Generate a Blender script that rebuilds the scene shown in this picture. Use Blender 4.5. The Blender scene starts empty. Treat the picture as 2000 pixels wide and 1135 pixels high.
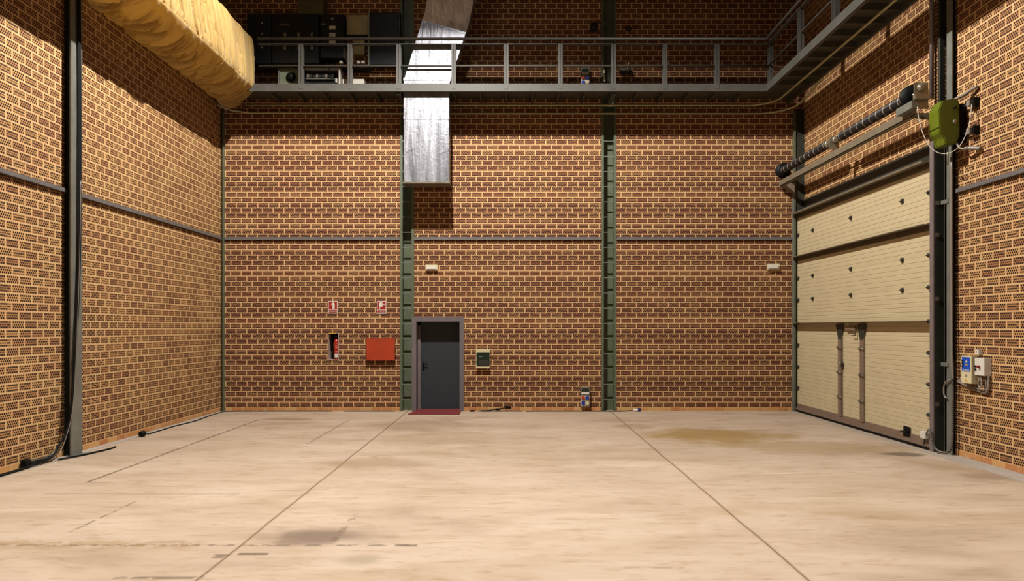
import bpy, bmesh, math, random
from mathutils import Vector, Matrix, noise
random.seed(7)
F = 1340.0; EYE = 1.95; BW = 16.05; SW = 6.8; TOP = 13.0
scene = bpy.context.scene
COL = scene.collection

# ------------------------------------------------------------------ helpers
def lin(c):
    c /= 255.0
    return c / 12.92 if c <= 0.04045 else ((c + 0.055) / 1.055) ** 2.4
ALB = 0.64   # overall reflectance level of the hall's surfaces
def rgb(r, g, b): return (lin(r) * ALB, lin(g) * ALB, lin(b) * ALB, 1.0)

class N:
    """small node-graph helper"""
    def __init__(s, mat):
        mat.use_nodes = True
        s.t = mat.node_tree; s.t.nodes.clear()
        s.out = s.t.nodes.new('ShaderNodeOutputMaterial')
        s.bsdf = s.t.nodes.new('ShaderNodeBsdfPrincipled')
        s.t.links.new(s.bsdf.outputs[0], s.out.inputs[0])
    def n(s, typ, **kw):
        nd = s.t.nodes.new(typ)
        for k, v in kw.items(): setattr(nd, k, v)
        return nd
    def put(s, sock, v):
        if hasattr(v, 'is_output'): s.t.links.new(v, sock)
        elif isinstance(v, (tuple, list)): sock.default_value = v
        else: sock.default_value = v
    def m(s, op, a, b=0.0, c=0.0, clamp=False):
        nd = s.n('ShaderNodeMath', operation=op, use_clamp=clamp)
        s.put(nd.inputs[0], a); s.put(nd.inputs[1], b); s.put(nd.inputs[2], c)
        return nd.outputs[0]
    def mix(s, fac, a, b, blend='MIX'):
        nd = s.n('ShaderNodeMix', data_type='RGBA', blend_type=blend)
        s.put(nd.inputs['Factor'], fac); s.put(nd.inputs[6], a); s.put(nd.inputs[7], b)
        return nd.outputs[2]
    def ramp(s, fac, stops, interp='LINEAR'):
        nd = s.n('ShaderNodeValToRGB'); cr = nd.color_ramp; cr.interpolation = interp
        while len(cr.elements) < len(stops): cr.elements.new(0.5)
        for e, (p, c) in zip(cr.elements, stops): e.position = p; e.color = c
        s.put(nd.inputs[0], fac); return nd.outputs[0]
    def smooth(s, x, lo, hi):
        nd = s.n('ShaderNodeMapRange', interpolation_type='SMOOTHSTEP')
        s.put(nd.inputs[0], x); s.put(nd.inputs[1], lo); s.put(nd.inputs[2], hi)
        return nd.outputs[0]
    def noise(s, vec, scale, detail=4, rough=0.55, dist=0.0):
        nd = s.n('ShaderNodeTexNoise')
        s.put(nd.inputs['Vector'], vec); nd.inputs['Scale'].default_value = scale
        nd.inputs['Detail'].default_value = detail; nd.inputs['Roughness'].default_value = rough
        nd.inputs['Distortion'].default_value = dist
        return nd.outputs[0]
    def scaled(s, vec, sc, off=(0, 0, 0)):
        nd = s.n('ShaderNodeMapping'); s.put(nd.inputs[0], vec)
        nd.inputs['Scale'].default_value = sc; nd.inputs['Location'].default_value = off
        return nd.outputs[0]
    def comb(s, x, y, z=0.0):
        nd = s.n('ShaderNodeCombineXYZ'); s.put(nd.inputs[0], x); s.put(nd.inputs[1], y); s.put(nd.inputs[2], z)
        return nd.outputs[0]
    def pos(s): return s.n('ShaderNodeNewGeometry').outputs['Position']
    def sep(s, v):
        nd = s.n('ShaderNodeSeparateXYZ'); s.put(nd.inputs[0], v); return nd.outputs
    def bump(s, h, strength=0.3, dist=0.01):
        nd = s.n('ShaderNodeBump'); nd.inputs['Strength'].default_value = strength
        nd.inputs['Distance'].default_value = dist; s.put(nd.inputs['Height'], h)
        s.t.links.new(nd.outputs[0], s.bsdf.inputs['Normal'])
    def set(s, **kw):
        for k, v in kw.items(): s.put(s.bsdf.inputs[k.replace('_', ' ')], v)

MATS = {}
def paint(name, col, rough=0.5, metal=0.0, vary=0.18, scale=6.0, speck=0.0, bump=0.0, spec=0.35):
    """painted / plain surface with soft procedural wear"""
    if name in MATS: return MATS[name]
    mt = bpy.data.materials.new(name); g = N(mt)
    p = g.pos(); nz = g.noise(p, scale, 5, 0.6)
    c0 = tuple(x * (1 - vary) for x in col[:3]) + (1,); c1 = tuple(min(1, x * (1 + vary)) for x in col[:3]) + (1,)
    c = g.ramp(nz, [(0.3, c0), (0.7, c1)])
    if speck:
        sp = g.noise(p, 55, 2, 0.5)
        c = g.mix(g.m('MULTIPLY', g.smooth(sp, 0.68, 0.74), speck), c, (0.6, 0.56, 0.48, 1))
    g.set(Specular_IOR_Level=spec, Base_Color=c, Metallic=metal, Roughness=g.m('ADD', rough - 0.08, g.m('MULTIPLY', nz, 0.16)))
    if bump: g.bump(g.noise(p, 90, 3), bump, 0.004)
    MATS[name] = mt; return mt

class MB:
    def __init__(s): s.bm = bmesh.new(); s.uvd = {}
    def face(s, pts):
        vs = [s.bm.verts.new(p) for p in pts]
        return s.bm.faces.new(vs)
    def box(s, x0, x1, y0, y1, z0, z1):
        v = [s.bm.verts.new((x, y, z)) for x in (x0, x1) for y in (y0, y1) for z in (z0, z1)]
        for f in ((0, 1, 3, 2), (4, 6, 7, 5), (0, 4, 5, 1), (2, 3, 7, 6), (0, 2, 6, 4), (1, 5, 7, 3)):
            s.bm.faces.new([v[i] for i in f])
        return s
    def prism(s, pts2, axis, a0, a1):
        """polygon extruded along an axis. axis X: pts are (y,z); Y: (x,z); Z: (x,y)"""
        def P(p, a): return {'X': (a, p[0], p[1]), 'Y': (p[0], a, p[1]), 'Z': (p[0], p[1], a)}[axis]
        lo = [s.bm.verts.new(P(p, a0)) for p in pts2]; hi = [s.bm.verts.new(P(p, a1)) for p in pts2]
        s.bm.faces.new(lo); s.bm.faces.new(hi[::-1]); n = len(pts2)
        for i in range(n): s.bm.faces.new((lo[i], hi[i], hi[(i + 1) % n], lo[(i + 1) % n]))
        return s
    def tube(s, pts, r, seg=8, caps=True, closed=False):
        pts = [Vector(p) for p in pts]; n = len(pts); rings = []
        t = (pts[1] - pts[0]).normalized()
        up = Vector((0, 0, 1)) if abs(t.z) < 0.9 else Vector((1, 0, 0))
        u = t.cross(up).normalized()
        for i in range(n):
            t = (pts[min(i + 1, n - 1)] - pts[max(i - 1, 0)]).normalized()
            u = (u - t * u.dot(t)).normalized(); w = t.cross(u)
            rr = r(i / (n - 1)) if callable(r) else r
            rings.append([s.bm.verts.new(pts[i] + (u * math.cos(2 * math.pi * k / seg) + w * math.sin(2 * math.pi * k / seg)) * rr) for k in range(seg)])
        for i in range(n - 1):
            for k in range(seg):
                f = s.bm.faces.new((rings[i][k], rings[i][(k + 1) % seg], rings[i + 1][(k + 1) % seg], rings[i + 1][k])); f.smooth = True
        if caps: s.bm.faces.new(rings[0][::-1]); s.bm.faces.new(rings[-1])
        return s
    def cyl(s, p0, p1, r, seg=16): return s.tube([p0, p1], r, seg)
    def lathe(s, prof, c, axis='Z', seg=20):
        """prof: (radius, height) list; closed ends where radius is 0"""
        rings = []
        for r, h in prof:
            ring = []
            for k in range(seg):
                a = 2 * math.pi * k / seg; x, y = r * math.cos(a), r * math.sin(a)
                p = {'Z': (x, y, h), 'Y': (x, h, y), 'X': (h, x, y)}[axis]
                ring.append(s.bm.verts.new(Vector(c) + Vector(p)))
            rings.append(ring)
        for a, b in zip(rings, rings[1:]):
            for k in range(seg):
                f = s.bm.faces.new((a[k], a[(k + 1) % seg], b[(k + 1) % seg], b[k])); f.smooth = True
        s.bm.faces.new(rings[0][::-1]); s.bm.faces.new(rings[-1])
        return s
    def build(s, name, mat, parent=None, base=None, bevel=0.0, smooth=False):
        bm = s.bm
        bmesh.ops.remove_doubles(bm, verts=bm.verts, dist=1e-6) if bevel else None
        bmesh.ops.recalc_face_normals(bm, faces=bm.faces)
        if bevel:
            bmesh.ops.bevel(bm, geom=list(bm.edges), offset=bevel, segments=2, affect='EDGES', clamp_overlap=True)
        if parent is not None: off = Vector(parent['_o'])
        else:
            if base is None:
                xs = [v.co.x for v in bm.verts]; ys = [v.co.y for v in bm.verts]; zs = [v.co.z for v in bm.verts]
                base = ((min(xs) + max(xs)) / 2, (min(ys) + max(ys)) / 2, min(zs))
            off = Vector(base)
        bmesh.ops.translate(bm, verts=bm.verts, vec=-off)
        me = bpy.data.meshes.new(name); bm.to_mesh(me); bm.free()
        if smooth:
            for p in me.polygons: p.use_smooth = True
        me.materials.append(mat)
        o = bpy.data.objects.new(name, me); COL.objects.link(o)
        if parent is not None: o.parent = parent
        else: o.location = off
        o['_o'] = tuple(off)
        return o

def thing(name, label, cat, base, group=None):
    o = bpy.data.objects.new(name, None); COL.objects.link(o); o.location = base
    o.empty_display_size = 0.1
    o['_o'] = tuple(base); o['label'] = label; o['category'] = cat
    if group: o['group'] = group
    return o
def tag(o, label, cat, group=None):
    o['label'] = label; o['category'] = cat
    if group: o['group'] = group
    return o
def struct(o, label=None, cat=None):
    o['kind'] = 'structure'
    if label: o['label'] = label; o['category'] = cat
    return o
def smoothpts(pts, sub=8):
    pts = [Vector(p) for p in pts]; out = []
    for i in range(len(pts) - 1):
        p0 = pts[max(i - 1, 0)]; p1 = pts[i]; p2 = pts[i + 1]; p3 = pts[min(i + 2, len(pts) - 1)]
        for k in range(sub):
            t = k / sub
            out.append(0.5 * ((2 * p1) + (p2 - p0) * t + (2 * p0 - 5 * p1 + 4 * p2 - p3) * t * t + (3 * p1 - p0 - 3 * p2 + p3) * t ** 3))
    out.append(pts[-1]); return out
def at(px, py, Y): return Vector(((px - 1000) * Y / F, Y, EYE - (py - 640) * Y / F))
def atx(px, py, X):
    Y = F * X / (px - 1000); return Vector((X, Y, EYE - (py - 640) * Y / F))
def lettering(txt, size, mat, parent, origin, right, up, name='lettering', thick=0.0006, shear=0.0, wide=1.0):
    cu = bpy.data.curves.new(name, 'FONT'); cu.body = txt; cu.size = size; cu.align_x = 'CENTER'; cu.align_y = 'CENTER'
    cu.extrude = thick; cu.shear = shear; cu.resolution_u = 2
    tmp = bpy.data.objects.new(name, cu); COL.objects.link(tmp)
    dg = bpy.context.evaluated_depsgraph_get(); me = bpy.data.meshes.new_from_object(tmp.evaluated_get(dg))
    bpy.data.objects.remove(tmp)
    r = Vector(right).normalized(); u = Vector(up).normalized(); n = r.cross(u)
    M = Matrix((r * wide, u, n)).transposed().to_4x4(); M.translation = Vector(origin) - Vector(parent['_o'])
    me.transform(M); me.materials.clear(); me.materials.append(mat)
    o = bpy.data.objects.new(name, me); COL.objects.link(o); o.parent = parent; o['_o'] = parent['_o']
    return o

# ------------------------------------------------------------------ materials
def brick_mat(name, uo, off_odd, bias=0.0, hr=0.0148, spread=0.75):
    mt = bpy.data.materials.new(name); g = N(mt)
    uv = g.n('ShaderNodeUVMap', uv_map='UVMap').outputs[0]
    s = g.sep(uv); P, H = 0.25, 0.1228
    v = g.m('DIVIDE', g.m('SUBTRACT', s[1], 0.085), H)
    row = g.m('FLOOR', v); fv = g.m('SUBTRACT', v, row)
    odd = g.m('PINGPONG', row, 1.0)
    u = g.m('ADD', g.m('DIVIDE', g.m('SUBTRACT', s[0], uo), P), g.m('MULTIPLY', odd, off_odd))
    # a little irregularity from course to course
    wn = g.n('ShaderNodeTexWhiteNoise', noise_dimensions='1D'); g.put(wn.inputs['W'], row)
    u = g.m('ADD', u, g.m('MULTIPLY', g.m('SUBTRACT', wn.outputs[0], 0.5), 0.07))
    col = g.m('FLOOR', u); fu = g.m('SUBTRACT', u, col)
    a = g.m('MULTIPLY', g.m('SUBTRACT', fu, 0.5), P)      # metres from brick centre
    b = g.m('MULTIPLY', g.m('SUBTRACT', fv, 0.5), H)
    aa = g.m('ABSOLUTE', a); ab = g.m('ABSOLUTE', b)
    hp, vp = 0.0375, 0.0345
    # which of the three rows of perforations
    mid = g.m('LESS_THAN', ab, vp / 2)
    dv = g.m('SUBTRACT', ab, g.m('MULTIPLY', g.m('SUBTRACT', 1.0, mid), vp))
    sh = g.m('ADD', a, g.m('MULTIPLY', mid, hp / 2))
    q = g.m('DIVIDE', sh, hp); du = g.m('MULTIPLY', g.m('SUBTRACT', g.m('SUBTRACT', q, g.m('FLOOR', q)), 0.5), hp)
    d = g.m('SQRT', g.m('ADD', g.m('MULTIPLY', du, du), g.m('MULTIPLY', dv, dv)))
    inside = g.m('MULTIPLY', g.m('LESS_THAN', aa, 0.1075), g.m('LESS_THAN', ab, 0.0525))
    hole = g.m('MULTIPLY', g.m('SUBTRACT', 1.0, g.smooth(d, hr - .0008, hr + .0014)), inside)
    # brick body vs mortar joint
    jm = g.m('MAXIMUM', g.smooth(aa, 0.1135, 0.1185), g.smooth(ab, 0.0505, 0.0555))
    w2 = g.n('ShaderNodeTexWhiteNoise', noise_dimensions='2D'); g.put(w2.inputs['Vector'], g.comb(col, row))
    r1 = w2.outputs[0]; rc = g.sep(w2.outputs[1])
    big = g.noise(uv, 0.55, 3, 0.6)
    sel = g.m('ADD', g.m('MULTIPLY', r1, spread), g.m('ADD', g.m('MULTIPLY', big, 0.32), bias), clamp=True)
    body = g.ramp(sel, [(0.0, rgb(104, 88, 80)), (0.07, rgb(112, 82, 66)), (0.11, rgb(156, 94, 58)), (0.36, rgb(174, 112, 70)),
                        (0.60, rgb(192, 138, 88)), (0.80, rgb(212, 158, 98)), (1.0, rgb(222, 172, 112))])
    fine = g.noise(uv, 38, 3, 0.6)
    body = g.mix(g.m('MULTIPLY', fine, 0.5), body, g.mix(0.5, body, rgb(120, 70, 40)))
    mort = g.mix(g.noise(uv, 14, 3), rgb(224, 192, 142), rgb(202, 164, 112))
    mort = g.mix(g.smooth(rc[1], 0.55, 1.0), mort, rgb(220, 176, 128))
    c = g.mix(jm, body, mort)
    c = g.mix(hole, c, g.mix(fine, rgb(24, 8, 4), rgb(38, 15, 8)))  # near-black colour stands in for the shade inside the deep holes
    g.set(Base_Color=c, Roughness=0.82, Specular_IOR_Level=0.25)
    g.bump(g.m('SUBTRACT', g.m('MULTIPLY', fine, 0.25), hole), 0.25, 0.006)
    return mt
M_BRICK_B = brick_mat('perforated_brick_back', 0.045, -0.5, 0.03, .0152, .44)
M_BRICK_L = brick_mat('perforated_brick_left', 0.208, -0.5, 0.33, 0.0142, .46)  # higher bias paints in the lit hole sides seen at a slant
M_BRICK_R = brick_mat('perforated_brick_right', 0.070, -0.5, 0.28, 0.0144, .46)  # body lightened here too for light on the hole sides

def plinth_mat():
    mt = bpy.data.materials.new('plinth_brick'); g = N(mt)
    uv = g.n('ShaderNodeUVMap', uv_map='UVMap').outputs[0]; s = g.sep(uv)
    u = g.m('DIVIDE', s[0], 0.25); col = g.m('FLOOR', u); fu = g.m('ABSOLUTE', g.m('SUBTRACT', g.m('SUBTRACT', u, col), 0.5))
    wn = g.n('ShaderNodeTexWhiteNoise', noise_dimensions='1D'); g.put(wn.inputs['W'], col)
    c = g.ramp(wn.outputs[0], [(0, rgb(190, 120, 66)), (0.5, rgb(206, 146, 82)), (1, rgb(212, 166, 104))])
    nz = g.noise(uv, 9, 5, 0.65)
    c = g.mix(g.smooth(nz, 0.5, 0.75), c, rgb(205, 176, 140))
    c = g.mix(g.smooth(fu, 0.475, 0.49), c, rgb(214, 172, 118))
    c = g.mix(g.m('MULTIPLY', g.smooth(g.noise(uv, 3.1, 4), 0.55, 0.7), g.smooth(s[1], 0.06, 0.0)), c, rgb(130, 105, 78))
    g.set(Base_Color=c, Roughness=0.85); g.bump(nz, 0.3, 0.006)
    return mt
M_PLINTH = plinth_mat()

def floor_mat():
    mt = bpy.data.materials.new('stained_concrete'); g = N(mt)
    p = g.pos(); s = g.sep(p); X, Y = s[0], s[1]
    smear = g.scaled(p, (0.55, 1.5, 1.0))
    n1 = g.noise(smear, 0.8, 7, 0.62, 0.6); n2 = g.noise(g.scaled(p, (1.1, 4.5, 1)), 2.2, 6, 0.68, 0.4)
    n3 = g.noise(p, 30, 4, 0.7); n4 = g.noise(g.scaled(p, (0.5, 0.7, 1), (5, 3, 0)), 0.7, 5, 0.6, 0.8)
    c = g.ramp(n1, [(0.25, rgb(160, 139, 118)), (0.42, rgb(188, 166, 144)), (0.6, rgb(202, 181, 160)), (0.8, rgb(210, 193, 175))])
    c = g.mix(g.m('MULTIPLY', g.smooth(n2, 0.50, 0.72), 0.55), c, rgb(146, 116, 84))
    c = g.mix(g.m('MULTIPLY', g.smooth(n4, 0.50, 0.72), 0.5), c, rgb(152, 124, 82))
    c = g.mix(g.m('MULTIPLY', g.smooth(g.noise(g.scaled(p, (1, 2.2, 1), (9, 1, 0)), 1.6, 6, 0.7, 1.2), 0.58, 0.72), 0.45), c, rgb(140, 108, 78))
    c = g.mix(g.m('MULTIPLY', n3, 0.22), c, rgb(150, 118, 88))
    # fine long scratches
    sc = g.noise(g.scaled(p, (0.6, 24, 1)), 1.6, 3, 0.5)
    c = g.mix(g.m('MULTIPLY', g.smooth(sc, 0.66, 0.72), 0.35), c, rgb(132, 104, 80))
    brk = g.noise(p, 7, 4, 0.7); brk2 = g.noise(p, 1.7, 3, 0.6)
    def box(x0, x1, y0, y1, sf=0.01):
        fx = g.m('MULTIPLY', g.smooth(X, x0 - sf, x0 + sf), g.smooth(X, x1 + sf, x1 - sf))
        fy = g.m('MULTIPLY', g.smooth(Y, y0 - sf, y0 + sf), g.smooth(Y, y1 + sf, y1 - sf))
        return g.m('MULTIPLY', fx, fy)
    def blob(x, y, rx, ry, soft=0.6):
        a = g.m('DIVIDE', g.m('SUBTRACT', X, x), rx); b = g.m('DIVIDE', g.m('SUBTRACT', Y, y), ry)
        d = g.m('SQRT', g.m('ADD', g.m('MULTIPLY', a, a), g.m('MULTIPLY', b, b)))
        d = g.m('ADD', d, g.m('MULTIPLY', g.m('SUBTRACT', brk2, 0.5), 1.3))
        return g.smooth(d, 1.0, 1.0 - soft)
    def put(c, mask, col, k, broken=None):
        f = g.m('MULTIPLY', mask, k)
        if broken: f = g.m('MULTIPLY', f, g.smooth(brk, broken - 0.06, broken + 0.06))
        return g.mix(f, c, col)
    dk = rgb(104, 84, 66); oil = rgb(84, 70, 56)
    c = put(c, blob(3.7, 12.4, 1.7, 1.1), rgb(150, 118, 52), 0.75)
    c = put(c, blob(4.9, 11.2, 2.2, 0.8), rgb(156, 128, 84), 0.5)
    c = put(c, blob(2.4, 13.5, 0.5, 0.6), rgb(140, 112, 74), 0.45)
    c = put(c, blob(-1.9, 13.6, 1.3, 0.9), rgb(132, 108, 74), 0.4)
    c = put(c, blob(-2.0, 9.9, 0.9, 0.6), rgb(140, 112, 78), 0.35)
    c = put(c, blob(-4.9, 14.6, 0.7, 0.25), rgb(120, 96, 72), 0.5)
    c = put(c, blob(6.02, 10.55, 0.42, 0.22, 0.5), oil, 0.75)
    c = put(c, blob(6.3, 9.0, 0.8, 0.35, 0.8), rgb(136, 110, 92), 0.6)
    c = put(c, blob(-1.8, 6.45, 0.75, 0.42, 0.8), rgb(120, 98, 80), 0.7)
    c = put(c, box(-2.15, -1.61, 6.17, 6.55, 0.05), rgb(116, 96, 80), 0.55)
    c = put(c, box(-1.66, -1.60, 6.17, 7.2, 0.012), dk, 0.55, 0.5)
    c = put(c, blob(-1.25, 5.75, 0.35, 0.2, 0.8), rgb(128, 112, 84), 0.5)
    # worn tape lines and scrapes
    c = put(c, box(-5.385, -5.335, 8.65, 14.5), dk, 0.8, 0.40)
    c = put(c, box(-3.46, -3.41, 11.5, 14.6), dk, 0.6, 0.46)
    c = put(c, box(-5.36, -5.03, 8.635, 8.665), dk, 0.7, 0.36)
    c = put(c, box(-5.5, -3.2, 8.03, 8.075), dk, 0.6, 0.36)
    c = put(c, box(-4.24, -4.20, 6.55, 7.7), dk, 0.6, 0.45)
    c = put(c, box(-5.2, -0.85, 6.12, 6.17), dk, 0.7, 0.50)
    c = put(c, box(-6.5, -2.8, 6.05, 6.28, 0.08), rgb(150, 118, 76), 0.5, 0.48)
    c = put(c, box(-2.36, -2.1, 5.88, 5.94), dk, 0.85, 0.30)
    c = put(c, box(-2.55, -2.42, 5.8, 5.9), dk, 0.75, 0.42)
    c = put(c, box(-3.1, -2.4, 5.32, 5.37), dk, 0.7, 0.42)
    c = put(c, box(-1.05, -0.85, 6.11, 6.17), dk, 0.7, 0.36)
    c = put(c, box(0.9, 1.4, 5.55, 5.6), dk, 0.35, 0.46)
    c = put(c, box(3.3, 3.9, 9.15, 9.2, 0.03), rgb(226, 206, 180), 0.6, 0.40)
    c = put(c, box(1.6, 2.0, 9.65, 9.7, 0.03), rgb(226, 206, 180), 0.5, 0.42)
    # saw-cut joints
    wob = g.m('MULTIPLY', g.m('SUBTRACT', g.noise(g.comb(0.0, Y, 0.0), 0.9, 3), 0.5), 0.04)
    for jx in (-2.43, 2.29):
        dd = g.m('ABSOLUTE', g.m('SUBTRACT', g.m('ADD', X, wob), jx))
        c = g.mix(g.m('MULTIPLY', g.smooth(dd, 0.03, 0.012), 0.5), c, rgb(150, 122, 92))
        c = g.mix(g.m('MULTIPLY', g.smooth(dd, 0.010, 0.004), 0.75), c, rgb(92, 70, 48))
    g.set(Base_Color=c, Roughness=g.m('ADD', 0.42, g.m('MULTIPLY', n2, 0.3)), Specular_IOR_Level=0.35)
    g.bump(g.m('ADD', n3, n2), 0.08, 0.004)
    return mt
M_FLOOR = floor_mat()

def foil_mat():
    mt = bpy.data.materials.new('aluminium_foil'); g = N(mt)
    p = g.pos(); st = g.noise(g.scaled(p, (5, 5, 0.45)), 1.4, 4, 0.6, 0.5); cr = g.noise(p, 9, 4, 0.6, 0.5)
    g.set(Base_Color=g.ramp(st, [(0.3, (0.20, 0.20, 0.225, 1)), (0.7, (0.36, 0.355, 0.385, 1))]), Metallic=0.75,
          Roughness=g.m('ADD', 0.22, g.m('MULTIPLY', st, 0.3)))
    g.bump(g.m('ADD', st, g.m('MULTIPLY', cr, 0.35)), 0.32, 0.05)
    return mt
M_FOIL = foil_mat()

def cloth_mat():
    mt = bpy.data.materials.new('ochre_cloth'); g = N(mt)
    p = g.pos(); nz = g.noise(p, 2.2, 5, 0.6)
    c = g.ramp(nz, [(0.3, rgb(200, 166, 102)), (0.7, rgb(212, 182, 120))])
    wv = g.noise(g.scaled(p, (60, 60, 60)), 6, 2)
    g.set(Base_Color=c, Roughness=0.88, Specular_IOR_Level=0.15, Sheen_Weight=0.1)
    g.bump(wv, 0.06, 0.003)
    tr = g.n('ShaderNodeBsdfTranslucent'); g.put(tr.inputs[0], (0.80, 0.55, 0.13, 1))
    mx = g.n('ShaderNodeMixShader'); mx.inputs[0].default_value = 0.39
    mt.node_tree.links.new(g.bsdf.outputs[0], mx.inputs[1]); mt.node_tree.links.new(tr.outputs[0], mx.inputs[2])
    mt.node_tree.links.new(mx.outputs[0], g.out.inputs[0])
    return mt
M_CLOTH = cloth_mat()

def coil_mat():
    mt = bpy.data.materials.new('painted_spring'); g = N(mt)
    s = g.sep(g.pos()); f = g.m('FRACT', g.m('DIVIDE', s[1], 0.22))
    st = g.m('LESS_THAN', f, 0.10)
    g.set(Base_Color=g.mix(st, rgb(32, 28, 27), rgb(170, 160, 146)), Roughness=0.45, Metallic=0.2)
    return mt
M_COIL = coil_mat()
def ribbed_mat(name, c0, c1, pitch):
    mt = bpy.data.materials.new(name); g = N(mt)
    s = g.sep(g.pos()); f = g.m('FRACT', g.m('DIVIDE', g.m('ADD', s[2], g.m('MULTIPLY', s[1], 0.35)), pitch))
    g.set(Base_Color=g.mix(g.smooth(g.m('ABSOLUTE', g.m('SUBTRACT', f, 0.5)), 0.15, 0.35), c0, c1), Roughness=0.45)
    return mt
M_RIB = ribbed_mat('ribbed_grey_hose', rgb(120, 112, 104), rgb(40, 36, 32), 0.03)
M_RIBK = ribbed_mat('ribbed_black_hose', rgb(20, 18, 16), rgb(96, 88, 70), 0.03)

M_GREEN = paint('grey_green_steel', rgb(98, 104, 82), 0.45, 0.1, 0.12, 5, 0.15)
M_STEEL = paint('galvanised_steel', rgb(134, 134, 124), 0.42, 0.35, 0.16, 4, 0.25)
M_GIRT = paint('girt_steel', rgb(112, 106, 104), 0.5, 0.1, 0.1)
M_DARK = paint('dark_steel', rgb(58, 58, 50), 0.5, 0.2, 0.15)
M_CATW = paint('catwalk_grey', rgb(80, 77, 71), 0.5, 0.15, 0.14, 4, 0.1)
M_DECK = paint('catwalk_deck_steel', rgb(84, 80, 66), 0.6, 0.1, 0.12)
M_POST = paint('jamb_mauve_steel', rgb(128, 114, 112), 0.45, 0.15, 0.1)
M_BLACK = paint('black_rubber', rgb(15, 14, 13), 0.6, spec=.15)
M_BLKM = paint('black_metal', rgb(24, 25, 28), 0.4, 0.1)
M_CREAM = paint('cream_panel', rgb(206, 188, 150), 0.5, 0.0, 0.04, 3)
M_BRACE = paint('taupe_profile', rgb(140, 118, 100), 0.45, 0.2, 0.08)
M_ZINC = paint('zinc_bracket', rgb(160, 150, 130), 0.35, 0.6, 0.15)
M_RAIL = paint('aluminium_rail', rgb(150, 138, 116), 0.4, 0.4, 0.1)
M_DOOR = paint('charcoal_door', rgb(46, 50, 55), 0.55, 0.0, 0.06)
M_FRAME = paint('grey_doorframe', rgb(112, 102, 104), 0.5, 0.0, 0.06)
M_RED = paint('red_cover', rgb(172, 56, 12), 0.6, 0.0, 0.12, 3)
M_REDM = paint('extinguisher_red', rgb(170, 34, 22), 0.3, 0.0, 0.05)
M_REDP = paint('red_step_paint', rgb(120, 44, 44), 0.6, 0.0, 0.12)
M_SIGN = paint('sign_red', rgb(158, 30, 16), 0.5, 0.0, 0.04)
M_WHITE = paint('white_plastic', rgb(226, 218, 206), 0.4, 0.0, 0.03)
M_IVORY = paint('ivory_plastic', rgb(222, 208, 166), 0.45, 0.0, 0.03)
M_MOTOR = paint('olive_green_cover', rgb(98, 110, 20), 0.4, 0.0, 0.06)
M_BLUE = paint('blue_label', rgb(20, 78, 190), 0.45, 0.0, 0.03)
M_BLUES = paint('blue_socket', rgb(38, 60, 160), 0.4)
M_REDS = paint('red_socket', rgb(190, 70, 44), 0.4)
M_YEL = paint('yellow_strip', rgb(224, 178, 60), 0.5)
M_TUBE = paint('grey_conduit', rgb(140, 128, 116), 0.4, 0.0, 0.08)
M_CORD = paint('white_cord', rgb(216, 206, 190), 0.6)
M_PIPE = paint('pale_conduit', rgb(190, 184, 142), 0.35, 0.1, 0.08)
M_STRIP = paint('concrete_kerb', rgb(172, 160, 148), 0.7, 0.0, 0.12, 5)
M_GLASS = paint('dark_green_glass', rgb(40, 48, 38), 0.12, 0.0, 0.1)
M_SCREEN = paint('equipment_grey_green', rgb(124, 128, 104), 0.5)
M_CEIL = paint('dark_ceiling', rgb(30, 28, 26), 0.8)
M_INK = paint('printed_ink', rgb(60, 60, 64), 0.6)
M_PINK = paint('niche_frame_steel', rgb(206, 178, 166), 0.45, 0.1, 0.05)
M_BROWNP = paint('beige_board', rgb(158, 148, 110), 0.6)

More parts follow.
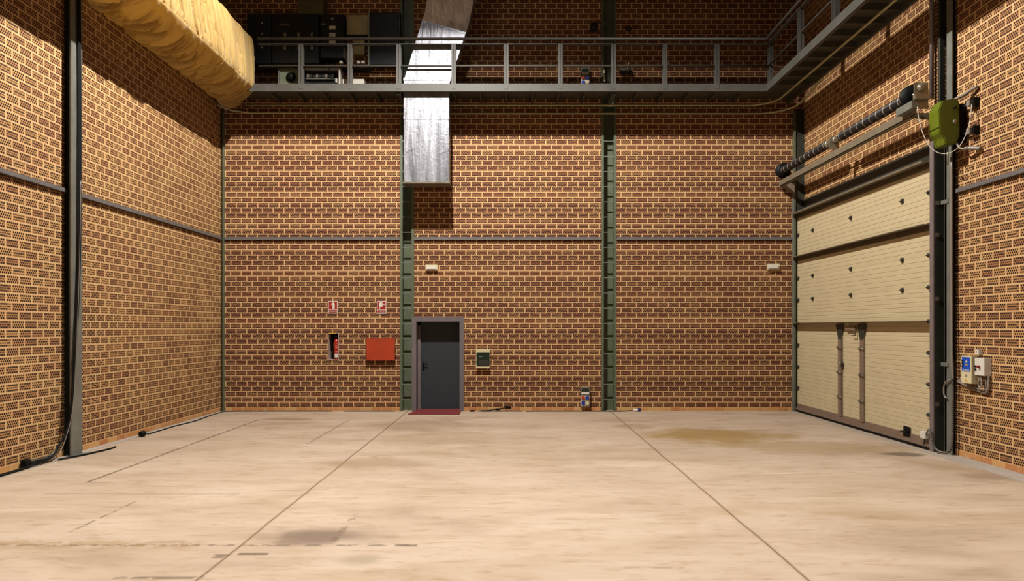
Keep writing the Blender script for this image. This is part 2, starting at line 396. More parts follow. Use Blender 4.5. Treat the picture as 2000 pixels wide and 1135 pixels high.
# ------------------------------------------------------------------ setting
def wall_sheet(name, mat, axis, c, back, u0, u1, z0, z1, holes):
    """wall with openings: front face at c, thickness towards `back`; axis 'X' -> wall runs along X at y=c, 'Y' -> along Y at x=c"""
    us = sorted({u0, u1} | {h[i] for h in holes for i in (0, 1)}); zs = sorted({z0, z1} | {h[i] for h in holes for i in (2, 3)})
    us = [u for u in us if u0 <= u <= u1]; zs = [z for z in zs if z0 <= z <= z1]
    bm = bmesh.new(); uvl = bm.loops.layers.uv.new('UVMap')
    def P(u, w, z): return (u, w, z) if axis == 'X' else (w, u, z)
    def kept(i, j):
        if not (0 <= i < len(us) - 1 and 0 <= j < len(zs) - 1): return False
        cu, cz = (us[i] + us[i + 1]) / 2, (zs[j] + zs[j + 1]) / 2
        return not any(h[0] < cu < h[1] and h[2] < cz < h[3] for h in holes)
    cen = Vector(P((u0 + u1) / 2, (c + back) / 2, 0))
    def quad(pts, uvs):
        f = bm.faces.new([bm.verts.new(p) for p in pts])
        for l, q in zip(f.loops, uvs): l[uvl].uv = q
    for i in range(len(us) - 1):
        for j in range(len(zs) - 1):
            if not kept(i, j): continue
            a, b, e, f = us[i], us[i + 1], zs[j], zs[j + 1]
            uvq = [(a, e), (b, e), (b, f), (a, f)]
            quad([P(a, c, e), P(b, c, e), P(b, c, f), P(a, c, f)], uvq)
            quad([P(b, back, e), P(a, back, e), P(a, back, f), P(b, back, f)], uvq)
            t = abs(back - c)
            if not kept(i - 1, j): quad([P(a, back, e), P(a, c, e), P(a, c, f), P(a, back, f)], [(a - t, e), (a, e), (a, f), (a - t, f)])
            if not kept(i + 1, j): quad([P(b, c, e), P(b, back, e), P(b, back, f), P(b, c, f)], [(b, e), (b + t, e), (b + t, f), (b, f)])
            if not kept(i, j - 1): quad([P(a, back, e), P(b, back, e), P(b, c, e), P(a, c, e)], [(a, e), (b, e), (b, e), (a, e)])
            if not kept(i, j + 1): quad([P(a, c, f), P(b, c, f), P(b, back, f), P(a, back, f)], [(a, f), (b, f), (b, f), (a, f)])
    bmesh.ops.remove_doubles(bm, verts=bm.verts, dist=1e-5)
    bmesh.ops.recalc_face_normals(bm, faces=bm.faces)
    me = bpy.data.meshes.new(name); bm.to_mesh(me); bm.free(); me.materials.append(mat)
    o = bpy.data.objects.new(name, me); COL.objects.link(o); o['_o'] = (0, 0, 0)
    return struct(o)

YB = -5.0
# column slots in the back wall (x0,x1), door and niche
CL = (-2.622, -2.288); CR = (2.085, 2.445)
DOOR = (-2.245, -1.215, 0.0, 2.10)
NICHE = (-4.305, -4.05, 1.19, 1.83)
LSLOT = (10.42, 10.84); RSLOT = (10.53, 10.84)
w = wall_sheet('wall_back', M_BRICK_B, 'X', BW, BW + 0.32, -SW - 0.32, SW + 0.32, 0, TOP,
               [(CL[0], CL[1], 0, TOP), (CR[0], CR[1], 0, TOP), DOOR, NICHE]); struct(w, 'perforated brick wall facing the camera with a dark door', 'wall')
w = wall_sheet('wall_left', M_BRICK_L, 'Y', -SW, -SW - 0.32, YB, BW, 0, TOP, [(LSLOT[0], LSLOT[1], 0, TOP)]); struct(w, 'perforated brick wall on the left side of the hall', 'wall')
GD = (10.86, 15.93)   # garage door opening along Y
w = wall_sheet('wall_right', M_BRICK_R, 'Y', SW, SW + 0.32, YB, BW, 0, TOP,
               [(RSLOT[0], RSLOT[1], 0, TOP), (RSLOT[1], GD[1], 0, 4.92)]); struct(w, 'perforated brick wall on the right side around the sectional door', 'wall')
w = wall_sheet('wall_front', M_CEIL, 'X', YB, YB - 0.3, -SW - 0.3, SW + 0.3, 0, TOP, []); struct(w, 'dark wall behind the viewpoint', 'wall')
struct(MB().box(-SW - 0.6, SW + 0.6, YB - 0.3, BW + 0.7, -0.2, 0).build('floor', M_FLOOR, base=(0, 0, 0)), 'worn beige concrete floor with saw cut joints', 'floor')
struct(MB().box(-SW - 0.6, SW + 0.6, YB - 0.3, BW + 0.7, TOP, TOP + 0.2).build('ceiling', M_CEIL), 'dark high ceiling', 'ceiling')

def plinth(name, boxes, lab):
    bm = bmesh.new(); uvl = bm.loops.layers.uv.new('UVMap')
    for x0, x1, y0, y1 in boxes:
        v = [bm.verts.new((x, y, z)) for x in (x0, x1) for y in (y0, y1) for z in (0, 0.086)]
        for f in ((0, 1, 3, 2), (4, 6, 7, 5), (0, 4, 5, 1), (2, 3, 7, 6), (0, 2, 6, 4), (1, 5, 7, 3)): bm.faces.new([v[i] for i in f])
    bmesh.ops.recalc_face_normals(bm, faces=bm.faces)
    for f in bm.faces:
        for l in f.loops: l[uvl].uv = (l.vert.co.x + l.vert.co.y, l.vert.co.z)
    me = bpy.data.meshes.new(name); bm.to_mesh(me); bm.free(); me.materials.append(M_PLINTH)
    o = bpy.data.objects.new(name, me); COL.objects.link(o); o['_o'] = (0, 0, 0); struct(o, lab, 'plinth')
e = 0.006
plinth('baseboard_back', [(-SW + .1, CL[0] - .01, BW - e, BW + .05), (DOOR[1] + .09, CR[0] - .01, BW - e, BW + .05), (CR[1] + .01, SW - .2, BW - e, BW + .05)], 'plain orange brick course along the foot of the back wall')
plinth('baseboard_left', [(-SW - .05, -SW + e, YB, LSLOT[0] - .02), (-SW - .05, -SW + e, LSLOT[1] + .02, BW - .1)], 'plain brick course along the foot of the left wall')
plinth('baseboard_right', [(SW - e, SW + .05, YB, RSLOT[0] - .02)], 'plain brick course along the foot of the right wall')
# kerb strips in the floor at the side walls
struct(MB().box(-SW + .008, -SW + .16, YB, BW - .02, 0, 0.006).build('trim_1', M_STRIP), 'pale concrete strip along the foot of the left wall', 'floor strip')
struct(MB().box(SW - .36, SW - .012, YB, 10.45, 0, 0.006).build('trim_2', M_STRIP), 'pale concrete strip along the foot of the right wall', 'floor strip')
struct(MB().box(6.44, 6.535, 10.45, 15.9, 0, 0.006).build('trim_5', M_STRIP), 'pale concrete strip along the foot of the sectional door', 'floor strip')
# slotted drain covers by the back wall
def grate(name, x0, x1, lab):
    m = MB(); y0, y1 = BW - 0.13, BW - 0.03; n = int((x1 - x0) / 0.05)
    m.box(x0, x1, y0, y0 + .015, 0, .014); m.box(x0, x1, y1 - .015, y1, 0, .014)
    for i in range(n + 1):
        x = x0 + (x1 - x0) * i / n; m.box(x - .011, x + .011, y0, y1, 0, .013)
    struct(m.build(name, M_STEEL), lab, 'drain cover')
grate('trim_3', -0.78, 0.24, 'slotted metal drain cover along back wall right of the dark door')
grate('trim_4', -3.9, -2.75, 'slotted metal drain cover along back wall left of the dark door')

# ------------------------------------------------------------------ steel columns
def back_column(x0, x1, lab):
    t = thing('steel_column', lab, 'column', ((x0 + x1) / 2, BW + .1, 0), 'steel columns of the back wall')
    fw = 0.062
    for a, b in ((x0 + .003, x0 + fw), (x1 - fw, x1 - .003)):
        MB().box(a, b, BW - .008, BW + .26, 0, TOP - .01).build('flange', M_GREEN, t)
    MB().box(x0 + fw, x1 - fw, BW + .2, BW + .22, 0, TOP - .01).build('web', M_GREEN, t)
    z = 0.27
    while z < 6.4:
        MB().box(x0 + fw - .004, x1 - fw + .004, BW - .004, BW + .02, z - .008, z + .008).build('rung', M_STEEL, t); z += 0.3555
    return t
back_column(*CL, 'grey green steel column with rungs beside the dark door')
back_column(*CR, 'grey green steel column with rungs standing alone right of centre')

t = thing('steel_column', 'grey steel column on left wall with black cables down it', 'column', (-6.75, 10.56, 0))
MB().box(-6.67, -6.645, 10.345, 10.61, 0, TOP - .01).build('flange', M_STEEL, t)
MB().box(-7.05, -6.67, 10.475, 10.49, 0, TOP - .01).build('web', M_DARK, t)
MB().box(-7.08, -7.05, 10.425, 10.835, 0, TOP - .01).build('back_flange', M_DARK, t)
MB().box(-6.70, -6.55, 10.33, 10.63, 0, 0.012).build('base_plate', M_STEEL, t)

t = thing('steel_column', 'grey steel column on right wall between sectional door and control boxes', 'column', (6.78, 10.56, 0))
MB().box(6.715, 6.735, 10.47, 10.60, 0, TOP - .01).build('flange', M_STEEL, t)
MB().box(6.735, 7.05, 10.575, 10.595, 0, TOP - .01).build('web', M_DARK, t)
MB().box(7.05, 7.08, 10.54, 10.83, 0, TOP - .01).build('back_flange', M_DARK, t)
for zz in (1.38, 3.9): MB().box(6.70, 6.72, 10.55, 10.72, zz - .03, zz + .03).build('clip', M_STEEL, t)

# corner posts
t = MB().prism([(-6.8 + .002, BW - .002), (-6.8 + .002, BW - .012), (-6.735, BW - .085), (-6.72, BW - .002)], 'Z', 0, 7.0).build('corner_post', M_GREEN)
tag(t, 'slim grey green steel post in the corner by the left wall', 'post')
t = thing('corner_post', 'dark steel post in the right corner behind the sectional door', 'post', (6.7, 15.99, 0))
MB().box(6.56, 6.60, 15.95, 16.04, 0, 7.0).build('flange', M_GREEN, t)
MB().box(6.60, 6.78, 15.98, 16.0, 0, 7.0).build('web', M_DARK, t)
MB().box(6.755, 6.79, 15.945, 16.045, 0, 7.0).build('back_flange', M_DARK, t)

# horizontal girts at 4 m
GZ = 4.03
def girt(x0, x1, y0, y1, lab):
    tag(MB().box(x0, x1, y0, y1, GZ - .033, GZ + .033).build('wall_girt', M_GIRT, bevel=.004), lab, 'steel rail', 'horizontal steel girts at mid height')
girt(-6.70, CL[0] - .004, BW - .05, BW - .001, 'thin horizontal steel rail on back wall, left bay above the red box')
girt(CL[1] + .004, CR[0] - .004, BW - .05, BW - .001, 'thin horizontal steel rail on back wall, middle bay above the dark door')
girt(CR[1] + .004, 6.55, BW - .05, BW - .001, 'thin horizontal steel rail on back wall, right bay beside the sectional door')
girt(-SW + .001, -SW + .05, 1.0, 10.42, 'horizontal steel rail on left wall, nearer part before the column')
girt(-SW + .001, -SW + .05, 10.66, 15.95, 'horizontal steel rail on left wall, farther part behind the column')
girt(SW - .05, SW - .001, 1.0, 10.46, 'horizontal steel rail on right wall above the control boxes')

# ------------------------------------------------------------------ catwalk
t = thing('catwalk', 'grey steel catwalk with railing along back and right walls', 'catwalk', (0, 15.6, 7.2))
YF, XF = 15.18, 5.64; ZB, ZT = 7.18, 7.35; XL = -5.62; YN = 6.0; XO = 6.43
DUCTX = (-2.417, -1.403); 
d = MB()
d.box(-6.70, DUCTX[0], YF + .06, BW - .01, 7.30, 7.33); d.box(DUCTX[1], XO, YF + .06, BW - .01, 7.30, 7.33)
d.box(DUCTX[0], DUCTX[1], YF + .06, 15.26, 7.30, 7.33); d.box(DUCTX[0], DUCTX[1], 15.70, BW - .01, 7.30, 7.33)
d.box(XF + .06, XO, YN, YF + .06, 7.30, 7.33)
d.build('deck', M_DECK, t)
f = MB(); f.box(XL - .33, XF + .07, YF - .005, YF + .008, ZB, ZT); f.box(XL, XF, YF, YF + .07, ZB, ZB + .012); f.box(XL, XF, YF, YF + .07, ZT - .012, ZT)
f.build('fascia_beam', M_CATW, t)
f = MB(); f.box(XF - .005, XF + .008, YN, YF + .0, ZB, ZT); f.box(XF, XF + .07, YN, YF, ZB, ZB + .012); f.box(XF, XF + .07, YN, YF, ZT - .012, ZT)
f.build('fascia_beam', M_CATW, t)
MB().box(XO - .02, XO + .03, YN, BW - .02, ZB - .02, 7.32).build('edge_beam', M_DECK, t)
x = XL + .2
while x < 5.6:
    if not (DUCTX[0] - .05 < x < DUCTX[1] + .05):
        MB().box(x - .02, x + .02, YF + .06, BW - .01, 7.20, 7.30).build('joist', M_DECK, t)
    x += 0.588
for x in (2.26, -2.52): MB().box(x - .05, x + .05, YF + .06, BW - .01, 7.12, 7.30).build('bracket_beam', M_CATW, t)
y = YF - .35
while y > YN:
    MB().box(XF + .06, XO - .02, y - .02, y + .02, 7.19, 7.30).build('joist', M_DECK, t); y -= 0.5
def post(x, y, rot):
    m = MB(); a, b = .05, .008
    if rot:
        m.box(x - a, x + a, y - a, y - a + b, ZT, 8.23); m.box(x - a, x + a, y + a - b, y + a, ZT, 8.23); m.box(x - b / 2, x + b / 2, y - a, y + a, ZT, 8.23)
    else:
        m.box(x - a, x + a, y - a, y - a + b, ZT - .12, 8.23); m.box(x - a, x + a, y + a - b, y + a, ZT, 8.23); m.box(x - b / 2, x + b / 2, y - a, y + a, ZT, 8.23)
    m.build('railing_post', M_CATW, t)
for px in (588, 683.5, 778.5, 886, 989, 1094.5, 1198.5, 1299, 1400.5, 1506):
    post((px - 1000) * YF / F, YF + .036, False)
for y in (13.52, 12.05, 10.6, 9.15, 7.7): post(XF + .045, y, True)
MB().tube([(XL, YF - .02, 8.33), (XF - .06, YF - .02, 8.33), (XF - .02, YF - .06, 8.33), (XF - .02, YN, 8.33)], .033, 12).build('top_rail', M_CATW, t)
m = MB(); m.box(XL, XF + .05, YF + .0, YF + .09, 8.222, 8.238); m.box(XF, XF + .09, YN, YF, 8.222, 8.238); m.build('cap_bar', M_CATW, t)
MB().tube([(XL, YF + .045, 7.755), (XF + .045, YF + .045, 7.755)], .024, 10).build('mid_rail', M_CATW, t)
MB().tube([(XF + .045, YF + .045, 7.755), (XF + .045, YN, 7.755)], .024, 10).build('mid_rail', M_CATW, t)
for x in (5.0, 3.2, 1.2, -.6, -3.4, -4.6):
    MB().cyl((x, BW - .15, 7.11), (x, BW - .15, 7.30), .008, 6).build('hanger', M_DARK, t)

# conduits under the catwalk
def arc(cx, cy, r, a0, a1, z, n=12): return [(cx + r * math.cos(a0 + (a1 - a0) * i / n), cy + r * math.sin(a0 + (a1 - a0) * i / n), z) for i in range(n + 1)]
tag(MB().tube([(-6.2, BW - .15, 7.10)] + [(-2.5, BW - .15, 7.10), (-1.3, BW - .15, 7.10)] + arc(5.45, BW - .73, .58, math.pi / 2, 0, 7.10) + [(6.03, 12.0, 7.10), (6.03, 6.2, 7.10)], .022, 10).build('conduit_pipe', M_PIPE),
    'upper olive conduit pipe under the catwalk, bending along the right wall', 'pipe', 'conduits under the catwalk')
tag(MB().tube([(-6.72, BW - .42, 7.03)] + [(-6.5, BW - .18, 6.98), (-6.1, BW - .07, 6.95), (-2.5, BW - .06, 6.94), (5.6, BW - .06, 6.94)] + arc(5.7, BW - .76, .7, math.pi / 2, 0, 6.94)[1:] + [(6.4, 14.6, 7.0), (6.42, 14.2, 7.12)], .022, 10).build('conduit_pipe', M_PIPE),
    'lower olive conduit pipe on back wall just below the other conduit', 'pipe', 'conduits under the catwalk')

# ------------------------------------------------------------------ foil duct
t = thing('air_duct', 'silver foil ventilation duct coming down through the catwalk', 'duct', (-1.91, 15.47, 5.16))
def loft(rings, closed=True):
    m = MB(); rr = [[m.bm.verts.new(p) for p in r] for r in rings]; n = len(rr[0])
    for a, b in zip(rr, rr[1:]):
        for k in range(n): m.bm.faces.new((a[k], a[(k + 1) % n], b[(k + 1) % n], b[k]))
    if closed: m.bm.faces.new(rr[0][::-1]); m.bm.faces.new(rr[-1])
    return m
HX, HY = 0.505, 0.17
def ring(c, tx, ty, g=0.0):
    """rectangular ring at centre c; tx tilts the section axis to the right, ty towards the viewer"""
    R = Matrix.Rotation(tx, 3, 'Y') @ Matrix.Rotation(ty, 3, 'X')
    return [Vector(c) + R @ Vector((sx * (HX + g), sy * (HY + g), 0)) for sx, sy in ((-1, -1), (1, -1), (1, 1), (-1, 1))]
c0 = Vector((-1.91, 15.47, 5.18)); a = math.radians(15.5)
loft([ring(c0, 0, 0), ring((-1.91, 15.47, 7.30), 0, 0)]).build('lower_section', M_FOIL, t, bevel=.008)
loft([ring((-1.91, 15.47, 7.30), 0, 0), ring((-1.905, 15.47, 7.44), a * .35, 0), ring((-1.52, 15.47, 8.66), a, 0)]).build('elbow_section', M_FOIL, t, bevel=.008)
b = math.radians(24)
loft([ring((-1.52, 15.47, 8.66), a, 0), ring((-1.44, 15.40, 8.86), a, b), ring((-1.28, 15.13, 9.42), a, b)]).build('leaning_section', M_FOIL, t, bevel=.008)
loft([ring((-1.28, 15.13, 9.42), a, b), ring((-0.98, 14.62, 10.5), a, b)]).build('leaning_section', M_FOIL, t, bevel=.008)
def band(cc, tx, ty, dz):
    R = Matrix.Rotation(tx, 3, 'Y') @ Matrix.Rotation(ty, 3, 'X'); ax = R @ Vector((0, 0, 1))
    return loft([ring(Vector(cc) - ax * dz, tx, ty, .006), ring(Vector(cc) + ax * dz, tx, ty, .006)])
band((-1.91, 15.47, 6.63), 0, 0, .04).build('tape_band', M_FOIL, t)
band((-1.91, 15.47, 7.49), 0, 0, .03).build('tape_band', M_FOIL, t)
band((-1.52, 15.47, 8.66), a, 0, .03).build('tape_band', M_FOIL, t)
band((-1.28, 15.13, 9.42), a, b, .03).build('tape_band', M_FOIL, t)
for dx in (-.35, .35): MB().cyl((-1.0 + dx, 14.62, 10.4), (-1.0 + dx, 14.62, TOP - .0005), .012, 8).build('suspension_rod', M_ZINC, t)
m = MB(); gx = .52
m.box(-1.91 - gx - .05, -1.91 + gx + .05, 15.25, 15.30, 7.33, 7.345); m.box(-1.91 - gx - .05, -1.91 + gx + .05, 15.645, 15.72, 7.33, 7.345); m.build('floor_collar', M_ZINC, t)
m = loft([ring((-1.91, 15.47, 5.16), 0, 0, .02), ring((-1.91, 15.47, 5.20), 0, 0, .02)]); m.build('end_flange', M_ZINC, t, bevel=.004)
for cx, cz, r in ((-2.32, 5.86, .42), (-1.50, 5.86, .42), (-2.16, 7.09, .45), (-1.7, 7.09, -.5)):
    lettering('CLIMAVER', .062, M_INK, t, (cx, 15.47 - HY - .0015, cz), (math.cos(r), 0, math.sin(r)), (-math.sin(r), 0, math.cos(r)), 'printed_lettering', .0005, .25)

# ------------------------------------------------------------------ draped cloth on the left
def drape():
    t = thing('cloth_cover', 'large ochre cloth cover wrapped in folds around the left gallery', 'cloth', (-6.2, 13.2, 7.0))
    prof = [(-6.57, 7.35), (-6.58, 7.06), (-6.45, 7.01), (-6.2, 7.06), (-5.95, 7.15), (-5.78, 7.24), (-5.71, 7.33), (-5.70, 7.6), (-5.71, 8.0), (-5.74, 8.28), (-5.82, 8.40), (-6.1, 8.46), (-6.5, 8.5)]
    pts = smoothpts([(p[0], 0, p[1]) for p in prof], 12); nu = len(pts); Y0, Y1 = 8.6, 15.72; nv = 1560
    m = MB(); grid = []
    rr = random.Random(11); allf = []
    for k in range(120):      # pleats of the upright side: long, slightly slanting
        a0 = 1.66 + rr.random() ** 2 * .8
        allf.append((rr.uniform(Y0, Y1), a0, a0 + rr.uniform(.6, 1.5), rr.uniform(-.42, -.12), rr.uniform(-.04, .04), rr.uniform(.12, .24), rr.uniform(.008, .014)))
    for k in range(80):      # swags of the hanging belly
        a0 = .12 + rr.random() ** 1.6 * .6
        allf.append((rr.uniform(Y0, Y1), a0, min(1.54, a0 + rr.uniform(.5, 1.3)), rr.uniform(-.05, .22), rr.uniform(.05, .22), rr.uniform(.14, .28), rr.uniform(.011, .022)))
    for k in range(110):      # fine creases everywhere
        a0 = rr.uniform(.2, 2.9)
        if not 1.3 < a0 < 1.66:
            allf.append((rr.uniform(Y0, Y1), a0, min(a0 + rr.uniform(.2, .8), 1.54 if a0 < 1.5 else 3.4), rr.uniform(-.2, .02), rr.uniform(-.02, .08), rr.uniform(.04, .09), rr.uniform(.007, .011)))
    folds = []
    for j in range(nv + 1):
        y = Y0 + (Y1 - Y0) * j / nv; folds.append([q for q in allf if abs(y - q[0]) < .62])
    for j in range(nv + 1):
        y = Y0 + (Y1 - Y0) * j / nv; row = []
        k = max(0.0, (y - 15.12) / (Y1 - 15.12)); sc = math.sqrt(max(0.0, 1 - k * k * 0.999))
        scx = 0.30 + 0.70 * sc
        for i in range(nu):
            s = i / (nu - 1); p = pts[i]; q = pts[max(i - 1, 0)]; r = pts[min(i + 1, nu - 1)]
            tx, tz = r.x - q.x, r.z - q.z; L = math.hypot(tx, tz) or 1; nx, nz = tz / L, -tx / L
            arcl = s * 3.6
            under = max(0.0, 1 - abs(arcl - 0.92) / 0.80)            # swags under the belly
            edge = min(1.0, s * 14) if s < 0.5 else 1.0
            f = 0.020 * noise.noise(Vector((y * 1.7, arcl * 0.7, 3.1))) + 0.010 * noise.noise(Vector((y * 7.0, arcl * 1.1, 9.2)))
            f += under ** .5 * .065 * (1 - abs(noise.noise(Vector(((y - .20 * under) * 3.2, arcl * .4, 8.7)))) * 2.2)
            for (yk, a0, a1, sl, cv, dep, wd) in folds[j]:
                if a0 < arcl < a1:
                    t_ = (arcl - a0) / (a1 - a0); dd = (y - yk - sl * (t_ - .5) - cv * 4 * t_ * (1 - t_)) / wd
                    if -3 < dd < 3: f -= dep * math.exp(-dd * dd) * min(1.0, 5 * t_, 5 * (1 - t_))
                    elif 3 <= dd < 9: f += min(.008, .12 * dep) * (1 - (dd - 3) / 6) * min(1.0, 5 * t_, 5 * (1 - t_))
            f *= edge
            cx, cz = -6.52, 7.62
            X = p.x + nx * f; Z = p.z + nz * f
            Z -= 0.05 * under * (1 + noise.noise(Vector((y * 1.3, 2, 4))))
            X = cx + (X - cx) * scx; Z = cz + (Z - cz) * (0.55 + 0.45 * sc) if Z > cz else cz + (Z - cz) * (0.86 + 0.14 * sc)
            # end slants: the inner bottom tip hangs furthest
            yo = y + (0.05 if s < 0.3 else 0.0) * k - 0.25 * k * max(0, s - 0.45)
            X = max(X, -6.61)
            row.append(m.bm.verts.new((X, yo, Z)))
        grid.append(row)
    for j in range(nv):
        for i in range(nu - 1):
            fc = m.bm.faces.new((grid[j][i], grid[j][i + 1], grid[j + 1][i + 1], grid[j + 1][i])); fc.smooth = True
    m.bm.faces.new(grid[-1])
    m.build('drape', M_CLOTH, t)
    # cloth tail and cord hanging at the inner edge
    for k in range(4):
        y = 15.2 + .11 * k
        MB().tube(smoothpts([(-6.5 + .02 * k, y, 7.05), (-6.52, y + .02, 6.99 - .03 * k), (-6.5, y + .05, 6.94 - .02 * (k % 3))], 4), .006, 6).build('hanging_thread', M_CORD, t)
drape()
# frame the cloth hangs on (its ledge along the left wall)
tag(MB().box(-6.78, -6.70, 10.9, 15.6, 7.30, 7.42).build('ledge_beam', M_DARK), 'dark steel ledge beam behind the ochre cloth on left wall', 'steel beam')

# ------------------------------------------------------------------ equipment above the back catwalk
YE = 15.9
def px_box(m, x0, x1, y0, y1, Yf, Yb):
    a = at(x0, y1, Yf); b2 = at(x1, y0, Yf); return m.box(a.x, b2.x, Yf, Yb, a.z, b2.z)
def px_part(name, mat, t, x0, x1, y0, y1, Yf, Yb, bevel=0.0): return px_box(MB(), x0, x1, y0, y1, Yf, Yb).build(name, mat, t, bevel=bevel)
YW = BW - .0005; YE = BW + .0015
t = thing('dimmer_cabinet', 'wide black dimmer cabinet on back wall above the catwalk, beside the cloth', 'cabinet', tuple(at(575, 127, 15.8)))
body = px_part('body', M_BLKM, t, 532, 622, 26, 126, 15.72, YW, .006)
for hx in (556, 583, 609):
    for hy in (67, 93): px_part('handle', M_ZINC, body, hx - 2.2, hx + 2.2, hy - 3.5, hy + 3.5, 15.69, 15.72)
for sx in (569, 596): px_part('seam', M_BLACK, t, sx - .5, sx + .5, 28, 125, 15.717, 15.72)
lettering('Strand', .085, M_TUBE, body, tuple(at(556, 48, 15.718)), (1, 0, 0), (0, 0, 1))
t = thing('equipment_cabinet', 'narrow black cabinet on back wall partly behind the ochre cloth', 'cabinet', tuple(at(505, 127, 15.8)))
px_part('body', M_BLKM, t, 482, 529, 26, 128, 15.74, YW, .006)
for hy in (45, 66, 93): MB().cyl(tuple(at(512, hy, 15.70)), tuple(at(512, hy, 15.74)), .02, 10).build('knob', M_ZINC, t)
t = thing('equipment_rack', 'black rack with white louvre strips on back wall above the catwalk', 'cabinet', tuple(at(649, 112, 15.8)))
body = px_part('body', M_BLKM, t, 626, 671, 28, 113, 15.76, YW, .006)
for hy in (54, 67.5, 83):
    for k in (-2.6, 0, 2.6): px_part('louvre', M_WHITE, body, 643, 655, hy + k - .8, hy + k + .8, 15.748, 15.76)
px_part('edge_trim', M_STEEL, t, 671, 672.2, 90, 113, 15.75, YW); MB().lathe([(.03, 0), (.025, -.01), (0.001, -.012)], tuple(at(649, 36, 15.76)), 'Y', 12).build('knob', M_ZINC, t)
px_part('name_strip', M_WHITE, t, 627, 635, 46, 47.2, 15.752, 15.76)
t = thing('wall_board', 'beige board hung on back wall above the catwalk, upper one', 'board', tuple(at(697, 68, 15.9)))
px_part('panel', M_BROWNP, t, 677, 718, 29, 68, 15.9, YW, .006)
px_part('shelf_edge', M_BLACK, t, 676, 718, 68, 73, 15.88, YW)
t = tag(px_box(MB(), 689, 712, 76, 106, 15.9, YW).build('wall_board', M_BROWNP, bevel=.006), 'smaller beige board on back wall below the larger beige board', 'board')
t = thing('electrical_cabinet', 'dark wall cabinet with pale metal edge left of the foil duct', 'cabinet', tuple(at(750, 127, 15.9)))
px_part('body', M_BLKM, t, 722, 778, 25, 126, 15.82, YW, .006)
px_part('edge_rail', M_STEEL, t, 718.5, 721.5, 22, 128, 15.8, YW)
px_part('edge_rail', M_DARK, t, 779, 781, 22, 128, 15.8, YW)
t = thing('equipment_shelf', 'black shelf under the cabinets with small round white bulbs', 'shelf', tuple(at(660, 128, 15.8)))
px_part('board', M_BLKM, t, 484, 718, 126.5, 131, 15.68, YW)
for bx in (666, 700, 709):
    o = MB().lathe([(.001, -.005), (.028, .0), (.045, .03), (.045, .055), (.028, .082), (.001, .09)], tuple(at(bx, 126.4, 15.76)), 'Z', 14).build('glass_bulb', M_WHITE, smooth=True)
    tag(o, 'small round white bulb on the black shelf, ' + {666: 'left of the railing post', 700: 'middle one of the row', 709: 'rightmost of the row'}[bx], 'bulb', 'white bulbs on the equipment shelf')
t = thing('wall_panel_box', 'pale grey green framed panel standing behind the catwalk railing', 'panel', tuple(at(563, 167, 15.8)))
px_part('panel', M_SCREEN, t, 546, 584, 136, 170, 15.78, YW, .004)
px_part('frame', M_STEEL, t, 544, 586, 132.5, 135.5, 15.76, YW)
px_part('frame', M_STEEL, t, 543, 545.5, 132.5, 170, 15.76, YW)
o = MB().lathe([(.001, -.06), (.06, -.05), (.11, 0), (.06, .05), (.001, .06)], tuple(at(568, 150, 15.74)), 'Y', 16).build('cable_coil', M_BLACK, t, smooth=True)
t = thing('switch_case', 'black open equipment case with white edge behind the catwalk railing', 'case', tuple(at(628, 170, 15.8)))
px_part('back_panel', M_BLKM, t, 594, 662, 134, 170, 15.92, YW)
px_part('edge', M_WHITE, t, 592, 664, 132, 133.4, 15.74, YW); px_part('edge', M_WHITE, t, 661.5, 664.5, 133, 170, 15.74, YW); px_part('edge', M_BLKM, t, 592, 594, 133, 170, 15.74, YW)
px_part('terminal_row', M_STEEL, t, 598, 652, 152, 154.5, 15.86, 15.92)
for k in range(9): px_part('relay', M_DARK if k % 3 else M_TUBE, t, 599 + k * 6, 603.5 + k * 6, 143 + (k * 7) % 5, 151, 15.84, 15.92)
px_part('plug', M_WHITE, t, 655, 658.5, 153, 161, 15.84, 15.92)
MB().tube(smoothpts([tuple(at(648, 128, 15.72)), tuple(at(643, 134, 15.70)), tuple(at(645, 142, 15.74)), tuple(at(652, 150, 15.82))], 6), .008, 6).build('wire', M_BLACK, t)
for (x0, x1, lab) in ((669, 678, 'small white box on catwalk left of the railing post'), (688, 711, 'wide low white box on catwalk right of the railing post')):
    a0 = at(x0, 158, 15.75); b0 = at(x1, 158, 15.75)
    tag(MB().box(a0.x, b0.x, 15.75, 15.95, 7.331, 7.66).build('white_box', M_WHITE, bevel=.005), lab, 'box', 'white boxes on the catwalk')
# trunking coming down the wall at the top left
tag(px_box(MB(), 582, 631, -40, 26, 15.7, YW).build('cable_trunking', paint('olive_trunking', rgb(70, 68, 34), .6), bevel=.01), 'olive box trunking dropping to the black cabinets from above', 'trunking')
# wall fittings above the catwalk
t = thing('wall_camera', 'small black camera high on back wall beside the column', 'camera', tuple(at(1160, 60, 15.95)))
px_part('housing', M_BLKM, t, 1154, 1167, 43, 58, 15.88, YW, .01)
for q in (1157, 1160, 1164): MB().cyl(tuple(at(q, 54.5, 15.87)), tuple(at(q, 54.5, 15.885)), .008, 8).build('lens_ring', M_ZINC, t)
t = thing('bowl_lamp', 'dark bowl wall lamp high on back wall, upper one right of the column', 'lamp', tuple(at(1228, 60, 15.95)))
m = MB(); c = at(1228, 57, 15.96); m.lathe([(.001, -.05), (.035, -.045), (.06, -.01), (.068, .03), (.001, .03)], tuple(c), 'Z', 18); m.build('bowl', M_BLKM, t)
MB().box(c.x - .03, c.x + .03, 15.98, YE, c.z - .02, c.z + .03).build('bracket', M_BLKM, t)
t = thing('dish_lamp', 'oval grey dish lamp with white stem on back wall behind the railing', 'lamp', tuple(at(1222, 150, 15.95)))
c = at(1222, 138, 15.93); o = MB().lathe([(.001, -.05), (.10, -.045), (.13, -.02), (.15, .02), (.15, .06), (.001, .06)], (0, 0, 0), 'Y', 26)
for v in o.bm.verts: v.co.z *= .42
